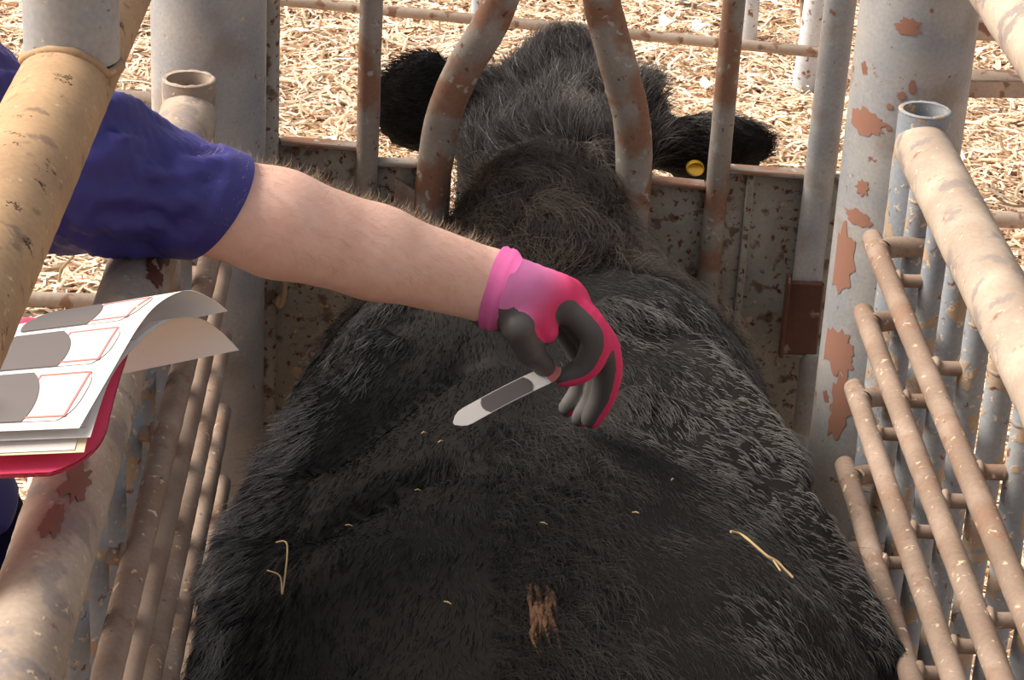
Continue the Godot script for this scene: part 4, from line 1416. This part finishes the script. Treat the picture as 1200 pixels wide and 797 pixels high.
func make_papers() -> void:
	var W := Vector3(-0.995, -0.075, 0.02).normalized()
	# pink clipboard under everything
	var cb := thing("clipboard", "hot pink plastic clipboard tilted on the left top rail under the sticker sheets", "clipboard", Vector3(-0.36, 1.56, -1.82))
	var mb := sheet(curve([Vector3(-0.262, 1.568, -1.752), Vector3(-0.258, 1.598, -1.86), Vector3(-0.250, 1.618, -1.96)], 0.01), W, 0.20, 0.0, 1.0, 0.0, 1.0, -0.004, 0.005, func(t: float) -> Vector2: return Vector2(0.19 * pow(maxf(0.0, 1.0 - t / 0.28), 2.0), 1.0))
	obj("board", mb, M.pink, cb)
	mb = MB.new()
	tube(mb, curve([Vector3(-0.372, 1.585, -1.955), Vector3(-0.358, 1.597, -1.962), Vector3(-0.340, 1.596, -1.967)], 0.004), 0.006, 12)
	obj("clip", mb, M.pink, cb)
	# three sheets of stickers, the upper two arching over at the far end
	var e3 := curve([Vector3(-0.272, 1.579, -1.756), Vector3(-0.268, 1.602, -1.83), Vector3(-0.256, 1.618, -1.90), Vector3(-0.25, 1.622, -1.96)], 0.008)
	var e2 := curve([Vector3(-0.268, 1.588, -1.766), Vector3(-0.261, 1.606, -1.842), Vector3(-0.246, 1.611, -1.901), Vector3(-0.227, 1.606, -1.963), Vector3(-0.205, 1.589, -2.012), Vector3(-0.186, 1.566, -2.035), Vector3(-0.168, 1.546, -2.036)], 0.008)
	var e1 := curve([Vector3(-0.277, 1.596, -1.766), Vector3(-0.260, 1.613, -1.838), Vector3(-0.245, 1.623, -1.918), Vector3(-0.232, 1.622, -1.972), Vector3(-0.213, 1.612, -2.021), Vector3(-0.193, 1.592, -2.046), Vector3(-0.180, 1.579, -2.051)], 0.008)
	var t := thing("sticker_sheet", "cream edged sticker sheet lowest of the stack on the pink clipboard", "sticker sheet", Vector3(-0.32, 1.59, -1.83))
	obj("sheet", sheet(e3, W, 0.135, 0.0, 1.0, 0.0, 1.0, 0.0), M.creamy, t)
	obj("sticker", sheet(e3, W, 0.135, 0.06, 0.6, 0.02, 0.18, 0.0008), M.label, t)
	t = thing("sticker_sheet", "middle sticker sheet whose broad white underside arches lowest over the left rails", "sticker sheet", Vector3(-0.30, 1.59, -1.88))
	obj("sheet", sheet(e2, W, 0.125, 0.0, 1.0, 0.0, 1.0, 0.0), M.paper, t)
	for r in 3:
		obj("sticker", sheet(e2, W, 0.125, 0.05, 0.55, 0.05 + r * 0.2, 0.21 + r * 0.2, 0.0008), M.label, t)
	t = thing("sticker_sheet", "top sticker sheet with three grey and white rounded stickers in view", "sticker sheet", Vector3(-0.30, 1.60, -1.87))
	obj("sheet", sheet(e1, W, 0.125, 0.0, 1.0, 0.0, 1.0, 0.0), M.paper, t)
	for r in 3:
		var s0 := 0.05 + r * 0.235
		var s1 := s0 + 0.21
		var st := obj("sticker", sheet(e1, W, 0.125, 0.10, 0.93, s0, s1, 0.0007, 0.0004, func(q: float) -> Vector2: return Vector2(0.10 * pow(absf(q * 2 - 1), 3.0), 1.0 - 0.06 * pow(absf(q * 2 - 1), 3.0))), M.label, t)
		var gr := MeshInstance3D.new()
		var gm := sheet(e1, W, 0.125, 0.10, 0.93, s0, s1, 0.0013, 0.0005, func(q: float) -> Vector2: return Vector2(0.46 + 0.16 * (q - 0.5) - 0.08 * (1 - pow(q * 2 - 1, 2.0)), 1.0 - 0.05 * pow(absf(q * 2 - 1), 3.0)))
		for k in gm.v.size():
			gm.v[k] -= t.position
		gr.mesh = gm.mesh()
		gr.name = "grey_panel"
		gr.material_override = M.foil
		st.add_child(gr, true)
		var ln := MB.new()
		for e in [[0.14, 0.155], [0.48, 0.49]]:
			join(ln, sheet(e1, W, 0.125, e[0], e[1], s0 + 0.02, s1 - 0.02, 0.0012, 0.0003))
		for e in [s0 + 0.015, s1 - 0.022]:
			join(ln, sheet(e1, W, 0.125, 0.14, 0.49, e, e + 0.007, 0.0012, 0.0003))
		for k in ln.v.size():
			ln.v[k] -= t.position
		var lo := MeshInstance3D.new()
		lo.mesh = ln.mesh()
		lo.name = "printed_outline"
		lo.material_override = M.line
		st.add_child(lo, true)
	# the strip in the gloved fingers
	t = thing("adhesive_strip", "narrow white and grey sticker pinched between gloved thumb and forefinger above the back", "sticker", Vector3(0.10, 1.29, -2.47))
	var a := Vector3(0.0426, 1.2858, -2.4166)
	var b := Vector3(0.1638, 1.3303, -2.4785)
	var ln := (b - a).normalized()
	var wd := Vector3(-0.42, 0.33, -0.62)
	wd = (wd - ln * ln.dot(wd)).normalized()
	var nr := ln.cross(wd).normalized()
	if nr.y < 0:
		nr = -nr
	for q in [["backing", 0.0, 1.0, 0.0, M.paper], ["grey_panel", 0.30, 0.69, 0.0006, M.foil], ["pink_tip", 0.86, 0.995, 0.0005, M.line]]:
		mb = MB.new()
		for face in 2:
			for k in 25:
				var h := lerpf(q[1], q[2], k / 24.0)
				var hw := 0.0118 * sqrt(clampf(minf(h, 1.0 - h) / 0.10, 0.02, 1.0))
				if q[0] == "grey_panel":
					hw *= 0.90
				for j in 5:
					var x := (j - 2) * 0.5
					var bow := 0.0
					if q[0] == "grey_panel":
						bow = 0.010 * (1.0 - x * x) * (k / 24.0 - 0.5)
					mb.vert(a + (b - a) * h + ln * bow + wd * hw * x + nr * (q[3] - 0.0008 * face + 0.004 * sin(h * PI)), nr * (1.0 - 2.0 * face))
		for face in 2:
			for k in 24:
				for j in 4:
					var z: int = face * 125 + k * 5 + j
					mb.quad(z, z + 1, z + 6, z + 5)
		for k in 24:
			for j in [0, 4]:
				var z: int = k * 5 + j
				mb.quad(z, z + 5, z + 130, z + 125)
		for j in 4:
			for k in [0, 24]:
				var z: int = k * 5 + j
				mb.quad(z, z + 1, z + 126, z + 125)
		obj(q[0], mb, q[4], t)

func join(into: MB, other: MB) -> void:
	var b := into.v.size()
	into.v.append_array(other.v); into.n.append_array(other.n); into.uv.append_array(other.uv); into.c.append_array(other.c)
	for k in other.i:
		into.i.append(b + k)

# ------------------------------------------------------------------ small bits
func cow_top(x: float, z: float) -> float:
	var y := 1.30
	for k in 40:
		var d := cow_sdf(Vector3(x, y, z))
		if d < 0.002:
			break
		y -= maxf(d * 0.7, 0.001)
	return y

func make_bits() -> void:
	var lay := func(pts: Array, off: float) -> PackedVector3Array:
		var out := []
		for p in pts:
			out.append(Vector3(p.x, cow_top(p.x, p.y) + off, p.y))
		return curve(out, 0.004)
	var mb := MB.new()
	tube(mb, lay.call([Vector2(0.355, -2.325), Vector2(0.367, -2.328), Vector2(0.376, -2.305), Vector2(0.392, -2.285), Vector2(0.403, -2.282), Vector2(0.42, -2.268)], 0.021), 0.0016, 6, 0.0008)
	tube(mb, lay.call([Vector2(0.398, -2.283), Vector2(0.405, -2.266)], 0.021), 0.0012, 6)
	tag(obj("dry_stalk", mb, M.stalk), "pale forked dry stalk lying on the cow's right hip", "stalk")
	mb = MB.new()
	tube(mb, lay.call([Vector2(-0.158, -2.305), Vector2(-0.142, -2.27), Vector2(-0.137, -2.235), Vector2(-0.138, -2.33), Vector2(-0.152, -2.36)], 0.026), 0.0010, 6)
	tag(obj("straw_stem", mb, M.stalk), "thin looped straw caught in the hair on the cow's left hip", "straw")
	var spots := [[0.03, -2.52, "pale chaff fleck on the back just left of the gloved fingertips"], [0.005, -2.40, "pale chaff fleck on the back below the sticker strip"], [-0.205, -2.37, "white chaff fleck on the shaggy left flank"], [0.145, -2.31, "tiny chaff fleck on the spine below the hand"], [0.25, -2.35, "tiny chaff fleck right of the spine tuft"], [-0.07, -2.32, "straw chip on the left of the back"], [0.30, -2.45, "thin chaff sliver on the right of the back"], [0.04, -2.15, "brown chaff fleck low on the left rump"], [0.01, -2.55, "curled chaff bit on the back under the forearm's edge"]]
	for s in spots:
		mb = MB.new()
		var y := cow_top(s[0], s[1]) + 0.020
		var d := Vector3(rng.randfn(), 0.2, rng.randfn()).normalized() * 0.0042
		tube(mb, PackedVector3Array([Vector3(s[0], y, s[1]) - d, Vector3(s[0], y + 0.001, s[1]), Vector3(s[0], y, s[1]) + d]), [0.0006, 0.0011, 0.0006], 6)
		tag(obj("chaff", mb, M.stalk), s[2], "chaff", "chaff flecks on the cow's back")
	# litter on the straw
	mb = MB.new()
	tube(mb, PackedVector3Array([Vector3(0.89, 0.06, -8.35), Vector3(0.90, 0.085, -8.35), Vector3(0.905, 0.10, -8.35), Vector3(0.907, 0.115, -8.35)]), [0.03, 0.03, 0.022, 0.012], 16)
	tag(obj("bottle_cap", mb, M.blue), "small light blue plastic scrap in the straw at the top edge", "litter")
	for e in [[0.82, -8.02, 0.05, "white paper scrap in the straw below the blue plastic"], [0.93, -7.98, 0.045, "smaller pale scrap in the straw right of the white paper"], [0.90, -7.35, 0.04, "pale scrap on the straw right of the right neck bar"]]:
		mb = MB.new()
		var o := Vector3(e[0], 0.07, e[1])
		var w: float = e[2]
		for face in 2:
			for k in 4:
				for j in 4:
					mb.vert(o + Vector3((k - 1.5) * w * 0.4, 0.3 * w * sin(k * 1.7 + j) + 0.002 * face, (j - 1.5) * w * 0.5), Vector3(0.3 * sin(k), 1, 0.3 * cos(j)).normalized() * (1 if face == 1 else -1))
			for k in 3:
				for j in 3:
					var q := face * 16 + k * 4 + j
					mb.quad(q, q + 1, q + 5, q + 4)
		tag(obj("paper_scrap", mb, M.paper), e[3], "litter")
